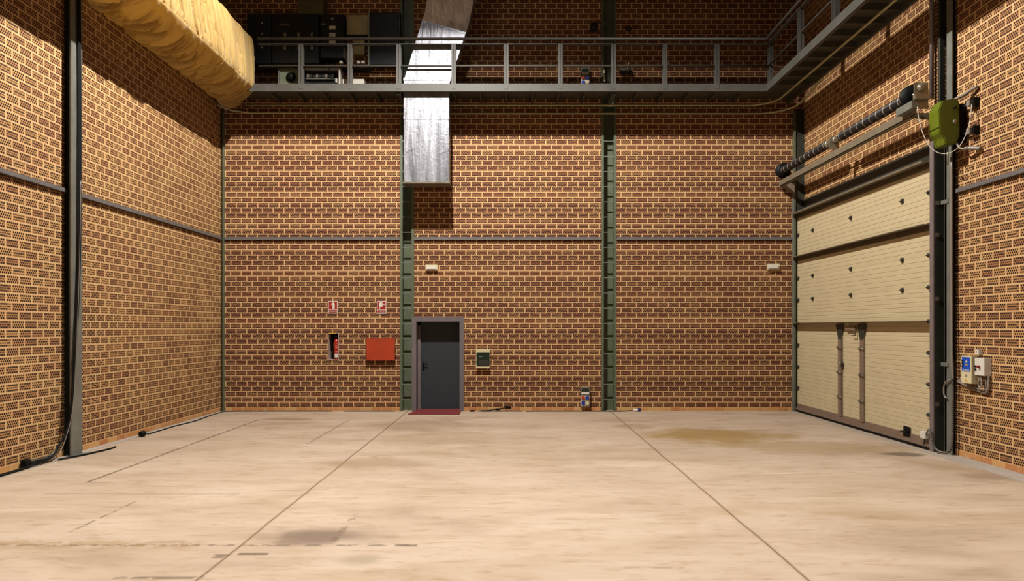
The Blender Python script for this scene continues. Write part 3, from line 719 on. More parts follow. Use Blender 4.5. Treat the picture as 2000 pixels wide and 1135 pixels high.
bmesh.ops.translate(o.bm, verts=o.bm.verts, vec=c); o.build('dish', M_DARK, t, smooth=False)
o = MB().lathe([(.001, -.006), (.095, -.004), (.098, .0), (.001, .0)], (0, 0, 0), 'Y', 24)
for v in o.bm.verts: v.co.z *= .34
bmesh.ops.translate(o.bm, verts=o.bm.verts, vec=c + Vector((0, -.05, .005))); o.build('diffuser', M_STEEL, t)
MB().tube([tuple(at(1226, 137, 15.86)), tuple(at(1226.5, 128, 15.85)), tuple(at(1228, 122, 15.86))], .012, 8).build('stem', M_IVORY, t)
t = tag(MB().cyl(tuple(at(1181, 160, 15.98)), tuple(at(1179.5, 137, 15.98)), .022, 10).build('tube_light', M_IVORY), 'short white tube fixed on the column behind the railing', 'tube')
tag(MB().tube(smoothpts([tuple(at(1176, 28, 16.034)), tuple(at(1178, 38, 16.034)), tuple(at(1177.5, 50, 16.034)), tuple(at(1178.5, 68, 16.034))], 5), .007, 6).build('thin_cable', M_TUBE), 'thin pale cable hanging on the column near the camera', 'cable')

def socket_box(x0, x1, y0, y1, lab, full=True):
    t = thing('socket_box', lab, 'socket box', tuple(at((x0 + x1) / 2, y1, 15.95)), 'switch and socket boxes on the back wall')
    h = y1 - y0
    px_part('housing', M_DARK if False else M_STEEL, t, x0, x1, y0, y0 + .40 * h, 15.93, YW, .008)
    px_part('window', M_GLASS, t, x0 + 1.6, x1 - 1.6, y0 + 1.5, y0 + .36 * h, 15.922, 15.935, .003)
    px_part('label_strip', M_WHITE, t, x0 + 1.2, x1 - 1.2, y0 + .24 * h, y0 + .36 * h, 15.919, 15.925)
    px_part('lower_housing', M_WHITE, t, x0 + .3, x1 - .3, y0 + .41 * h, y1, 15.93, YW, .008)
    cols = [M_REDS, M_BLUES, M_BLUES, M_IVORY]
    for i, mt in enumerate(cols):
        cx = x0 + (x1 - x0) * (.27 if i % 2 == 0 else .73); cy = y0 + h * (.55 if i < 2 else .83)
        s = (x1 - x0) * .19
        px_part('socket', mt, t, cx - s, cx + s, cy - s, cy + s, 15.89, 15.935, .008)
    return t
socket_box(1134.5, 1152, 757, 794, 'socket box with red and blue outlets near the floor by the column')
socket_box(1135, 1151.5, 132, 166, 'socket box behind the catwalk railing beside the column')

# emergency lights
def elight(x0, x1, y0, y1, lab):
    t = thing('emergency_light', lab, 'light', tuple(at((x0 + x1) / 2, y1, 15.98)), 'emergency lights on the back wall')
    px_part('base', M_IVORY, t, x0, x1, y0, y1, 16.0, YE, .006)
    px_part('diffuser', M_WHITE, t, x0 + 2, x1 - 2, y0 + 2, y1 - 2, 15.965, 16.0, .012)
elight(831, 854.5, 517, 528.5, 'small white emergency light on back wall above the dark door')
elight(1499, 1523.5, 515, 527, 'small cream emergency light on back wall near the right corner')

# ------------------------------------------------------------------ safety signs, extinguisher, hose cabinet
def sign(x0, x1, y0, y1, lab, kind):
    t = thing('safety_sign', lab, 'sign', tuple(at((x0 + x1) / 2, y1, 16.04)), 'red fire safety signs')
    px_part('plate', M_WHITE, t, x0, x1, y0, y1, 16.035, YW)
    h = y1 - y0; k = 1.1
    rf = px_part('picture_field', M_SIGN, t, x0 + k, x1 - k, y0 + k, y0 + .67 * h, 16.033, 16.036)
    tf = px_part('text_field', M_SIGN, t, x0 + k, x1 - k, y0 + .72 * h, y1 - k, 16.033, 16.036)
    Yp = 16.031
    def poly(name, pts):
        q = [at(px, py, Yp) for px, py in pts]; MB().prism([(v.x, v.z) for v in q], 'Y', Yp, Yp + .002).build(name, M_WHITE, rf)
    cx = (x0 + x1) / 2
    if kind == 0:
        poly('pictogram', [(cx - .9, y0 + 15.2), (cx - .9, y0 + 5.2), (cx - .2, y0 + 3.6), (cx + .6, y0 + 3.2), (cx + .6, y0 + 2.2), (cx + 2, y0 + 2.2), (cx + 2, y0 + 3.2), (cx + 3, y0 + 3.8), (cx + 3.6, y0 + 5.2), (cx + 3.6, y0 + 15.2)])
        poly('pictogram_hose', [(cx + .6, y0 + 2.4), (cx - 1.6, y0 + 3), (cx - 3, y0 + 5), (cx - 3.2, y0 + 7.8), (cx - 2.5, y0 + 7.8), (cx - 2.2, y0 + 5.2), (cx - 1, y0 + 3.8), (cx + .6, y0 + 3.2)])
        lettering('EXTINTOR', .05, M_WHITE, tf, tuple(at(cx, y0 + .845 * h, Yp)), (1, 0, 0), (0, 0, 1), wide=.78)
    else:
        poly('pictogram', [(cx - 5.2, y0 + 2.6), (cx + 1.8, y0 + 2.6), (cx + 1.8, y0 + 11.4), (cx - 3, y0 + 11.4), (cx - 3, y0 + 15.6), (cx - 4.3, y0 + 15.6), (cx - 4.3, y0 + 11), (cx - 5.2, y0 + 11)])
        poly('pictogram_nozzle', [(cx + 2.4, y0 + 6), (cx + 4, y0 + 6), (cx + 4, y0 + 5.2), (cx + 6.8, y0 + 6.6), (cx + 4, y0 + 8), (cx + 4, y0 + 7.2), (cx + 2.4, y0 + 7.2)])
        lettering('BOCA DE', .03, M_WHITE, tf, tuple(at(cx, y0 + .79 * h, Yp)), (1, 0, 0), (0, 0, 1), wide=.95)
        lettering('INCENDIO', .03, M_WHITE, tf, tuple(at(cx, y0 + .90 * h, Yp)), (1, 0, 0), (0, 0, 1), wide=.95)
sign(641, 659.3, 588, 612.6, 'red sign with white fire extinguisher picture above the wall niche', 0)
sign(736.4, 754.2, 588, 613, 'red sign with white fire hose picture above the red box', 1)

t = thing('extinguisher_niche', 'recessed metal niche in back wall holding the fire extinguisher', 'niche', (-4.18, BW + .1, 1.19))
x0, x1, z0, z1 = NICHE; q = .012; g = .001
m = MB(); m.box(x0 + g, x0 + q, BW - .012, BW + .25, z0 + g, z1 - g); m.build('side_panel', M_PINK, t)
m = MB(); m.box(x1 - q, x1 - g, BW - .012, BW + .25, z0 + g, z1 - g); m.build('side_panel', M_PINK, t)
MB().box(x0 + q, x1 - q, BW - .008, BW + .25, z0 + g, z0 + q).build('bottom_panel', M_PINK, t)
MB().box(x0 + q, x1 - q, BW - .008, BW + .25, z1 - q, z1 - g).build('top_panel', M_PINK, t)
MB().box(x0 + g, x1 - g, BW + .25, BW + .26, z0 + g, z1 - g).build('back_panel', M_BLACK, t)
MB().box(x0 + .03, x1 - .06, BW - .014, BW - .002, z1 - .022, z1 - .002).build('yellow_strip', M_YEL, t)
t = thing('fire_extinguisher', 'red fire extinguisher with white label inside the wall niche', 'fire extinguisher', (-4.125, BW + .10, z0 + q + .001))
cx, cy, cz = -4.132, BW + .10, z0 + q + .001
EC = MB().lathe([(.055, 0), (.064, .01), (.064, .40), (.056, .44), (.03, .475), (.02, .48), (.02, .50), (.001, .50)], (cx, cy, cz), 'Z', 24).build('cylinder', M_REDM, t, smooth=True)
m = MB(); m.box(cx - .025, cx + .02, cy - .02, cy + .02, cz + .50, cz + .535); m.box(cx - .055, cx + .045, cy - .012, cy + .012, cz + .535, cz + .548); m.build('valve_handle', M_BLKM, t)
MB().tube(smoothpts([(cx - .02, cy, cz + .52), (cx - .085, cy - .01, cz + .50), (cx - .11, cy - .02, cz + .38), (cx - .085, cy - .02, cz + .22), (cx - .078, cy - .02, cz + .16)], 8), .008, 8).build('hose', M_BLACK, t)
def wrap(name, mat, a0, a1, h0, h1):
    m = MB(); n = 10; R = .0655; A = [m.bm.verts.new((cx + R * math.sin(math.radians(a0 + (a1 - a0) * k / n)), cy - R * math.cos(math.radians(a0 + (a1 - a0) * k / n)), cz + h)) for h in (h0, h1) for k in range(n + 1)]
    for k in range(n): m.bm.faces.new((A[k], A[k + 1], A[n + 2 + k], A[n + 1 + k]))
    return m.build(name, mat, EC)
wrap('white_label', M_WHITE, -25, 60, .05, .135); wrap('yellow_label', M_YEL, -70, -40, .29, .39)
paintpk = paint('label_pink', rgb(206, 110, 90), .5)
for h0, h1 in ((.365, .375), (.325, .345), (.295, .312), (.262, .282), (.17, .205)): wrap('printed_label', paintpk, -12, 50, h0, h1)

t = thing('hose_cabinet', 'plain orange red fire hose box on back wall left of the column', 'fire hose box', tuple(at(743, 705, 15.97)))
px_part('cover', M_RED, t, 715.3, 771, 661, 704.5, 15.94, 16.0, .006)
px_part('back_box', M_REDM, t, 718, 768, 663, 703, 16.0, YE)
MB().box(at(771, 0, 15.97).x, at(772.6, 0, 15.97).x, 15.96, 15.99, at(0, 689, 16).z, at(0, 682, 16).z).build('hinge', M_BLACK, t)
MB().box(at(771, 0, 15.97).x, at(772.6, 0, 15.97).x, 15.96, 15.99, at(0, 701, 16).z, at(0, 695, 16).z).build('hinge', M_BLACK, t)

# electrical panel right of the door
t = thing('fuse_box', 'small cream fuse box with dark glass door right of the dark door', 'fuse box', tuple(at(943, 720, 15.98)))
px_part('housing', M_IVORY, t, 929.5, 956.5, 682.5, 719.5, 15.95, YE, .008)
gd = px_part('glass_door', M_GLASS, t, 930.5, 956, 688, 714.5, 15.935, 15.952, .004)
px_part('breaker_row', M_DARK, gd, 935, 953, 704, 713, 15.932, 15.938)
for q in (937.3, 940.6): px_part('indicator', M_WHITE, gd, q - .7, q + .7, 695.5, 697, 15.931, 15.938)
for q in (694, 707): px_part('hinge', M_ZINC, t, 929, 930.4, q - .8, q + .8, 15.945, 15.955)

# ------------------------------------------------------------------ dark door in the back wall
d = MB().box(-2.165, -1.235, BW + .285, BW + .315, 0.02, 2.0).build('door_1', M_DOOR, base=(-1.73, BW + .3, 0)); struct(d, 'dark charcoal metal door in the back wall', 'door')
m = MB(); m.box(-2.335, -2.245, BW - .03, BW + .02, 0, 2.205); m.box(-1.215, -1.125, BW - .03, BW + .02, 0, 2.205); m.box(-2.245, -1.215, BW - .03, BW + .02, 2.10, 2.205)
m.box(-2.245, -2.235, BW - .03, BW + .32, 0, 2.10); m.box(-1.225, -1.215, BW - .03, BW + .32, 0, 2.10); m.box(-2.235, -1.225, BW - .03, BW + .32, 2.09, 2.10)
m.build('door_frame', M_FRAME, d)
m = MB(); m.box(-2.235, -2.17, BW + .25, BW + .32, 0, 2.09); m.build('door_stop', M_POST, d)
MB().box(-2.235, -1.225, BW + .25, BW + .32, 2.0, 2.09).build('door_head', M_DOOR, d)
m = MB(); m.box(-2.13, -2.085, BW + .275, BW + .287, .93, 1.12); m.build('lock_plate', M_BLACK, d)
MB().tube([(-2.107, BW + .28, 1.08), (-2.107, BW + .235, 1.08), (-2.0, BW + .235, 1.08)], .011, 8).build('door_handle', M_BLACK, d)
MB().cyl((-2.107, BW + .265, .96), (-2.107, BW + .28, .96), .014, 10).build('lock_cylinder', M_BLACK, d)
MB().box(-2.16, -2.06, BW + .283, BW + .286, .53, .535).build('kick_seam', M_BLACK, d)
tag(MB().prism([(-2.335, 15.36), (-1.17, 15.36), (-1.185, BW - .005), (-1.23, BW - .005), (-1.23, BW + .285), (-2.23, BW + .285), (-2.23, BW - .005), (-2.27, BW - .005)], 'Z', 0.001, 0.016).build('door_step', M_REDP), 'flat dull red painted step in front of the dark door', 'door step')

# ------------------------------------------------------------------ sectional door on the right
XD = 6.64
d = thing('door_2', 'large cream sectional roll up door in the right wall', 'door', (XD, 13.4, 0)); d['kind'] = 'structure'
DY0, DY1 = 10.84, 15.96
levels = [0.09, .56, 1.05, 1.55, 2.05, 2.59, 3.10, 3.58, 4.10, 4.57]
for z0, z1 in zip(levels, levels[1:]):
    m = MB(); n = max(1, round((z1 - z0) / .082)); prof = [(XD + .04, z0 + .001), (XD + .003, z0 + .001)]
    for k in range(1, n):
        zz = z0 + (z1 - z0) * k / n; prof += [(XD, zz - .007), (XD + .005, zz - .002), (XD + .005, zz + .002), (XD, zz + .007)]
    prof += [(XD + .003, z1 - .001), (XD + .04, z1 - .001)]
    m.prism(prof, 'Y', DY0, DY1); m.build('panel', M_CREAM, d)
brown = paint('rail_shade_brown', rgb(86, 74, 46), .5, .2)  # dark brown puts the shade below the rail shelves into the colour
for zz in (2.05, 3.58, 4.57):
    MB().box(XD - .15, XD + .002, DY0 + .02, DY1 - .02, zz, zz + .012).build('stiffener_rail', M_RAIL, d)
    if zz > 4: MB().box(XD - .156, XD - .15, DY0 + .02, DY1 - .02, zz - .004, zz + .03).build('rail_lip', M_ZINC, d)
    if zz > 3: MB().box(XD - .035, XD - .001, DY0 + .02, DY1 - .02, zz - .085, zz).build('stiffener_web', brown, d)
m = MB(); m.box(XD - .035, XD + .03, DY0, DY1, .045, .10); m.build('bottom_rail', M_BRACE, d, bevel=.006)
m = MB(); m.box(XD - .012, XD - .001, DY0 + .02, DY1, .10, .19); m.build('kick_strip', M_BRACE, d)
MB().box(XD - .03, XD + .03, DY0, DY1, .001, .046).build('bottom_seal', M_BLACK, d)
# wicket door profiles
for yy, wd in ((13.84, .16), (12.97, .15)):
    m = MB(); m.box(XD - .03, XD - .001, yy - wd / 2, yy + wd / 2, .17, 2.03); wp = m.build('wicket_post', M_BRACE, d)
    MB().prism([(yy - .16, 2.02), (yy + .16, 2.02), (yy + .06, 1.72), (yy - .06, 1.72)], 'X', XD - .036, XD - .03).build('gusset', M_DARK, wp)
    for zz in (.56, 1.05, 1.55):
        m = MB(); m.box(XD - .05, XD - .03, yy - .08, yy - .02, zz - .03, zz + .03); m.box(XD - .05, XD - .03, yy + .02, yy + .08, zz - .03, zz + .03); m.cyl((XD - .05, yy - .09, zz), (XD - .05, yy + .09, zz), .012, 8)
        m.build('hinge', M_ZINC, wp)
MB().box(XD - .034, XD - .030, 13.765, 13.775, .2, 2.0).build('wicket_gap', M_DARK, d)
MB().tube([(XD - .03, 13.74, 1.24), (XD - .075, 13.74, 1.24), (XD - .075, 13.80, 1.24)], .012, 8).build('wicket_handle', M_ZINC, d)
MB().box(XD - .04, XD - .03, 13.70, 13.76, 1.15, 1.28).build('wicket_lock', M_DARK, d)
MB().tube([(XD - .03, 13.14, 1.92), (XD - .09, 13.14, 1.92), (XD - .09, 13.14, 1.84), (XD - .06, 13.14, 1.80), (XD - .06, 13.30, 1.80)], .01, 6).build('door_closer_arm', M_ZINC, d)
m = MB(); m.box(XD - .06, XD - .03, 13.2, 13.55, 1.90, 1.98); m.build('door_closer', M_BRACE, d)
for zz in (2.59, 3.10, 4.10):
    for yy in (11.66, 13.43, 15.13):
        m = MB(); m.box(XD - .025, XD, yy - .03, yy + .03, zz - .035, zz + .035); m.cyl((XD - .03, yy - .04, zz), (XD - .03, yy + .04, zz), .01, 8); m.build('hinge', M_DARK, d)
for zz in (.56, 1.05, 1.55, 2.05, 2.59, 3.10, 3.58, 4.10, 4.57):
    m = MB(); m.box(XD - .03, XD, DY0 + .02, DY0 + .09, zz - .03, zz + .03); m.cyl((XD - .04, DY0 + .09, zz), (XD - .04, DY0 - .01, zz), .012, 8); m.build('roller_bracket', M_DARK, d)
    m = MB(); m.box(XD - .03, XD, DY1 - .11, DY1 - .04, zz - .03, zz + .03); m.cyl((XD - .04, DY1 - .11, zz), (XD - .04, DY1 - .02, zz), .012, 8); m.build('roller_bracket', M_DARK, d)
hp = atx(1773, 843, XD)
m = MB(); m.box(XD - .018, XD - .013, hp.y - .10, hp.y + .10, hp.z - .085, hp.z + .085); m.build('handle_plate', M_BLACK, d)
m = MB(); m.tube([(XD - .018, hp.y + .10, hp.z - .01), (XD - .06, hp.y + .10, hp.z - .01), (XD - .06, hp.y - .06, hp.z + .0), (XD - .018, hp.y - .06, hp.z)], .014, 8); m.build('door_pull', M_BLACK, d)
# lintel steel above the door (behind) and jamb post
tag(MB().box(SW - .02, SW + .12, 10.86, 15.93, 4.54, 4.92).build('door_lintel', M_DARK), 'dark steel lintel beam above the sectional door', 'beam')
t = thing('door_jamb', 'steel door track post at near edge of the sectional door', 'post', (6.66, 10.79, 0))
MB().box(6.595, 6.615, 10.735, 10.835, 0, 5.15).build('track_angle', M_POST, t)
MB().box(6.615, 6.775, 10.735, 10.755, 0, 5.15).build('channel_web', M_DARK, t)
MB().box(6.70, 6.775, 10.735, 10.80, 5.15, TOP - .01).build('upper_post', M_DARK, t)
MB().box(6.762, 6.768, 10.728, 10.735, 0, 5.15).build('edge_line', M_YEL if False else M_ZINC, t)
for zz in (.75, 2.4, 3.4, 3.9): MB().box(6.63, 6.68, 10.725, 10.735, zz - .03, zz + .03).build('bolt_plate', M_ZINC, t)
t = MB().box(6.54, 6.56, 15.95, 16.03, 0, 5.1).build('door_jamb', M_STEEL); tag(t, 'slim steel track at far edge of sectional door in the corner', 'post')

# shaft with springs
t = thing('torsion_spring_shaft', 'black torsion spring shaft mounted on the wall above sectional door', 'spring shaft', (6.26, 13.2, 5.3))
XS, ZS = 6.26, 5.58
MB().cyl((XS, 10.5, ZS), (XS, 15.97, ZS), .017, 10).build('shaft', M_ZINC, t)
def spring(y0, y1):
    n = int((y1 - y0) / .022); pts = []
    for i in range(n * 10 + 1):
        a = 2 * math.pi * i / 10; pts.append((XS + .072 * math.cos(a), y0 + (y1 - y0) * i / (n * 10), ZS + .072 * math.sin(a)))
    MB().tube(pts, .0125, 5).build('coil_spring', M_COIL, t)
spring(10.98, 13.05); spring(13.62, 15.74)
for y in (13.08, 13.58, 10.95, 15.77): MB().lathe([(.04, 0), (.075, .005), (.075, .05), (.04, .055)], (XS, y - .027, ZS), 'Y', 16).build('spring_cone', M_ZINC, t)
m = MB(); m.prism([(XS - .09, ZS - .17), (XS + .09, ZS - .17), (XS + .09, ZS + .03), (XS + .05, ZS + .09), (XS - .05, ZS + .09), (XS - .09, ZS + .03)], 'Y', 13.33, 13.35); m.build('centre_bracket', M_ZINC, t)
MB().lathe([(.05, 0), (.07, .005), (.07, .07), (.05, .075)], (XS, 13.22, ZS), 'Y', 16).build('coupling', M_ZINC, t)
for y in (10.74, 15.83):
    MB().lathe([(.03, -.03), (.165, -.03), (.165, -.02), (.135, -.015), (.135, .05), (.165, .055), (.165, .065), (.03, .065)], (XS, y, ZS), 'Y', 28).build('cable_drum', M_BLACK, t)
# support angle under the shaft
m = MB(); m.box(XS - .05, XS - .04, 10.55, 15.95, 5.235, 5.36); m.box(XS - .05, XS + .06, 10.55, 15.95, 5.235, 5.245); m.build('support_beam', M_RAIL, t)
for y in (10.70, 15.9):
    m = MB(); m.prism([(XS - .06, 5.30), (XS - .06, 5.23), (6.55 if y > 15 else 6.59, 5.04 if y > 15 else 5.18), (6.55 if y > 15 else 6.59, 5.30)], 'Y', y, y + .012); m.build('wall_bracket', M_RAIL, t)
m = MB(); m.box(XS - .11, XS + .11, 10.49, 10.51, 5.30, 5.70); m.build('bearing_plate', M_ZINC, t, bevel=.004)
MB().lathe([(.07, 0), (.07, -.02), (.03, -.022), (.03, -.03)], (XS, 10.49, ZS + .04), 'Y', 18).build('bearing', M_ZINC, t)
m = MB(); m.box(XS - .13, XS + .10, 10.42, 10.50, 5.42, 5.50); m.build('bearing_block', M_ZINC, t, bevel=.008)
m = MB(); m.box(XS - .16, XS - .05, 10.47, 10.9, 5.30, 5.42); m.build('end_bracket', M_STEEL, t, bevel=.004)

# motor
t = thing('door_motor', 'olive green door motor housing above the near edge of sectional door', 'motor', (6.5, 10.4, 4.6))
a0 = 6.405
m = MB(); y0, y1 = 10.20, 10.46
pr = [(6.42, 4.78), (6.36, 4.86), (6.35, 5.20), (6.40, 5.33), (6.60, 5.36), (6.655, 5.32), (6.66, 4.80), (6.60, 4.68), (6.45, 4.67)]
m.prism(pr, 'Y', y0, y1); m.build('housing', M_MOTOR, t, bevel=.012)
m = MB(); pr2 = [(p[0] + (-.004 if p[0] < 6.5 else .004), p[1]) for p in pr]
m.box(6.346, 6.352, y0 + .01, y1 - .01, 4.93, 4.936); m.build('seam', M_BLACK, t)
MB().lathe([(.035, 0), (.035, -.012), (.018, -.016), (.001, -.022)], (6.585, y0, 5.01), 'Y', 14).build('release_knob', M_ZINC, t)
MB().lathe([(.02, 0), (.02, -.02), (.001, -.022)], (6.58, y0, 5.22), 'Y', 10).build('bolt', M_BLACK, t)
MB().box(6.66, 6.79, 10.26, 10.42, 4.72, 5.30).build('mounting_plate', M_BLACK, t)
for zz in (5.24, 4.83):
    m = MB(); m.box(6.68, 6.79, 10.02, 10.10, zz - .045, zz + .045); m.build('sensor_box', M_TUBE, t, bevel=.006)
    MB().box(6.72, 6.795, 9.97, 10.02, zz - .06, zz + .06).build('sensor_back', M_BLACK, t)
    MB().cyl((6.72, 10.10, zz), (6.72, 10.27, zz), .02, 8).build('sensor_arm', M_BLACK, t)
MB().cyl((6.56, 10.33, 4.40), (6.56, 10.33, 4.68), .012, 8).build('stub_rod', M_ZINC, t)
tag(MB().tube(smoothpts([(6.66, 10.36, 5.38), (6.70, 10.2, 5.40), (6.74, 10.05, 5.44), (6.77, 9.98, 5.46)], 6), .025, 8).build('cable_sleeve', M_TUBE), 'upper grey cable sleeve running from the green motor to the brick wall', 'cable')
tag(MB().tube(smoothpts([(6.62, 10.22, 4.70), (6.64, 10.15, 4.60), (6.70, 10.03, 4.575), (6.76, 9.90, 4.535)], 6), lambda s: .014 + .014 * (s > .45), 8).build('cable_sleeve', M_TUBE), 'lower grey cable sleeve below the green motor on the brick wall', 'cable')
tag(MB().tube(smoothpts([(6.17, 10.44, 5.31), (6.185, 10.42, 5.10), (6.24, 10.36, 4.8), (6.33, 10.28, 4.60), (6.45, 10.17, 4.53), (6.57, 10.06, 4.62), (6.66, 10.0, 4.9), (6.70, 10.0, 5.2)], 8), .006, 6).build('pull_cord', M_CORD), 'white release cord looping under the green motor', 'cord')
# vertical tube above
tag(MB().tube([(6.73, 11.0, 5.62), (6.73, 11.0, 10.5)], .033, 12).build('wall_pipe', M_POST), 'vertical mauve grey pipe on right wall above the spring shaft', 'pipe')

# ------------------------------------------------------------------ control boxes on the right wall
XWR = SW - .001
def wbox(t, name, mat, x0, y0, y1, z0, z1, bevel=.006, x1=XWR): return MB().box(x0, x1, y0, y1, z0, z1).build(name, mat, t, bevel=bevel)
t = thing('door_controller', 'tall cream control box with blue label on right wall', 'control box', (6.74, 10.08, 1.12))
xf = 6.675
wbox(t, 'housing', M_IVORY, xf, 9.965, 10.20, 1.13, 1.535)
bl = MB().box(xf - .002, xf, 9.995, 10.178, 1.30, 1.515).build('blue_label', M_BLUE, t)
star = []; sc0 = (10.075, 1.452)
for k in range(10):
    r = .03 if k % 2 == 0 else .012; an = math.pi / 2 + k * math.pi / 5; star.append((sc0[0] + r * math.cos(an), sc0[1] + r * math.sin(an)))
MB().prism(star, 'X', xf - .0035, xf - .002).build('star_emblem', M_IVORY, bl)
m = MB()
for k in range(3): m.box(xf - .0035, xf - .002, 10.05 + k * .019, 10.064 + k * .019, 1.395, 1.415)
m.build('label_mark', M_YEL, bl)
MB().box(xf - .0035, xf - .002, 10.0, 10.17, 1.305, 1.313).build('label_edge', M_WHITE, t)
lettering('Crawford', .034, M_WHITE, bl, (xf - .003, 10.085, 1.328), (0, -1, 0), (0, 0, 1), shear=.2)
for zz in (1.46, 1.42, 1.38): MB().lathe([(.014, 0), (.014, -.012), (.001, -.013)], (xf - .002, 10.155, zz), 'X', 10).build('push_button', M_BLACK, bl)
MB().box(xf - .003, xf, 10.06, 10.10, 1.225, 1.262).build('lock', M_TUBE, t)
MB().prism([(10.055, 1.155), (10.115, 1.155), (10.085, 1.20)], 'X', xf - .002, xf).build('warning_label', M_YEL, t)
t = thing('switch_box', 'white switch box with black and red buttons on right wall', 'control box', (6.74, 9.83, 1.26))
xf2 = 6.69
wbox(t, 'housing', M_WHITE, xf2, 9.725, 9.925, 1.262, 1.515)
for zz in (1.392, 1.347): MB().lathe([(.015, 0), (.015, -.02), (.001, -.021)], (xf2, 9.895, zz), 'X', 12).build('black_button', M_BLACK, t)
MB().lathe([(.014, 0), (.014, -.018), (.02, -.02), (.02, -.032), (.001, -.034)], (xf2, 9.815, 1.392), 'X', 14).build('red_button', M_SIGN, t)
t = thing('key_switch', 'tiny white switch cube above the control boxes', 'switch', (6.75, 9.96, 1.56))
wbox(t, 'housing', M_WHITE, 6.735, 9.91, 9.985, 1.555, 1.63)
MB().box(6.732, 6.736, 9.945, 9.957, 1.59, 1.615).build('slot', M_BLACK, t)
# cables below
tag(MB().tube(smoothpts([(6.76, 9.735, 1.26), (6.76, 9.735, 1.12), (6.76, 9.75, 1.06), (6.775, 9.80, 1.02), (6.78, 9.9, 1.02), (6.7805, 10.1, 1.055), (6.7805, 10.3, 1.10), (6.765, 10.42, 1.14)], 8), .019, 10).build('grey_conduit', M_TUBE), 'thick grey conduit sweeping from switch box to the column, lower one', 'cable', 'grey conduits below the control boxes')
tag(MB().tube(smoothpts([(6.745, 9.775, 1.262), (6.745, 9.765, 1.14), (6.745, 9.78, 1.075), (6.75, 9.85, 1.05), (6.76, 10.0, 1.072), (6.765, 10.2, 1.115), (6.765, 10.40, 1.17)], 8), .010, 8).build('grey_conduit', M_TUBE), 'thin grey conduit running just above the thick conduit', 'cable', 'grey conduits below the control boxes')
tag(MB().tube(smoothpts([(6.72, 9.90, 1.262), (6.72, 9.87, 1.20), (6.72, 9.885, 1.13), (6.72, 9.86, 1.09), (6.72, 9.82, 1.10), (6.72, 9.815, 1.16), (6.72, 9.83, 1.22), (6.73, 9.84, 1.262)], 8), .011, 8).build('looped_cable', M_TUBE), 'short grey cable loop hanging under the white switch box', 'cable')
tag(MB().tube(smoothpts([(6.69, 10.41, 1.16), (6.69, 10.43, 1.5), (6.692, 10.44, 2.0), (6.694, 10.45, 3.0), (6.694, 10.45, 4.55)], 6), .016, 8).build('column_conduit', M_TUBE), 'straight grey conduit rising on the right column to the motor', 'cable')
tag(MB().tube(smoothpts([(6.705, 10.435, 1.42), (6.70, 10.43, 1.1), (6.70, 10.43, .6), (6.69, 10.43, .2), (6.66, 10.46, .06), (6.60, 10.56, .035), (6.56, 10.66, .10), (6.545, 10.72, .28), (6.545, 10.76, .36)], 10), .018, 10).build('spiral_hose', M_RIB), 'ribbed grey hose running down the right column and back up to door box', 'hose')
tag(MB().tube(smoothpts([(6.69, 10.455, 1.16), (6.68, 10.56, 1.12), (6.68, 10.61, 1.02), (6.68, 10.60, .9), (6.69, 10.55, .86)], 8), .012, 8).build('cable_loop', M_TUBE), 'small grey cable bow sticking out beside the right column', 'cable')
t = thing('junction_box', 'small white junction box at lower near corner of sectional door', 'box', (6.58, 10.98, .2))
jb = atx(1804, 850, 6.58)
MB().box(6.56, 6.625, jb.y - .07, jb.y + .07, jb.z - .055, jb.z + .06).build('housing', M_WHITE, t, bevel=.006)
MB().tube(smoothpts([(6.58, jb.y - .02, jb.z - .05), (6.575, jb.y - .03, .12), (6.58, jb.y + .0, .08)], 5), .008, 6).build('wire', M_BLACK, t)
MB().tube(smoothpts([(6.58, jb.y - .06, jb.z + .02), (6.565, jb.y - .14, jb.z + .1), (6.545, 10.77, .36)], 5), .012, 6).build('lead', M_TUBE, t)

# ------------------------------------------------------------------ cables on the left
def fcable(pts, r, lab, mat=M_BLACK, name='black_cable', grp=None, sub=8):
    return tag(MB().tube(smoothpts(pts, sub), r, 8).build(name, mat), lab, 'cable', grp)
XC = -6.62
for k, (dy, lab) in enumerate(((0, 'left strand'), (.026, 'middle strand'), (.050, 'right strand'))):
    pts = [(XC, 10.46 + dy, 6.98), (XC, 10.48 + dy, 5.5), (XC + .005, 10.47 + dy, 4.0), (XC + .004, 10.45 + dy, 2.8), (XC + .01, 10.36 + dy * .8, 1.6), (XC + .01, 10.30 + dy * .7, .9), (XC - .02, 10.24 + dy * .8, .45), (-6.66 - .02 * k, 10.05 + dy, .18), (-6.66 - .012 * k, 9.85 + dy, .05 + .014 * k), (-6.70 + .02 * k, 9.3, .022 + .004 * k), (-6.72 + .03 * k, 8.5, .022), (-6.73 + .03 * k, 7.5, .022), (-6.73 + .03 * k, 6.0, .022)]
    fcable(pts, .0125, 'black cable down the left column and along the floor, ' + lab, grp='black cables on the left column')
fcable([(-6.60, 10.50, 4.2), (-6.60, 10.47, 3.0), (-6.60, 10.43, 2.2), (-6.60, 10.37, 1.3), (-6.60, 10.30, .7), (-6.62, 10.2, .35), (-6.63, 10.06, .12), (-6.64, 9.9, .05)], .006, 'thin pale cable in front of black cables on left column', M_TUBE, 'thin_cable')
fcable([(-6.62, 10.02, .024), (-6.56, 10.25, .02), (-6.50, 10.48, .016), (-6.46, 10.7, .016), (-6.42, 10.95, .016), (-6.44, 11.15, .016)], .014, 'short black cable end on the floor in front of left column')
t = thing('cable_connector', 'black cable connector with ribbed sleeve on floor against left wall', 'connector', (-6.74, 9.7, 0))
MB().tube(smoothpts([(-6.735, 9.55, .085), (-6.72, 9.75, .075), (-6.70, 9.95, .09), (-6.68, 10.08, .16)], 6), .026, 10).build('ribbed_sleeve', M_RIBK, t)
MB().box(-6.775, -6.695, 9.44, 9.56, .002, .12).build('plug_body', M_BLACK, t, bevel=.012)
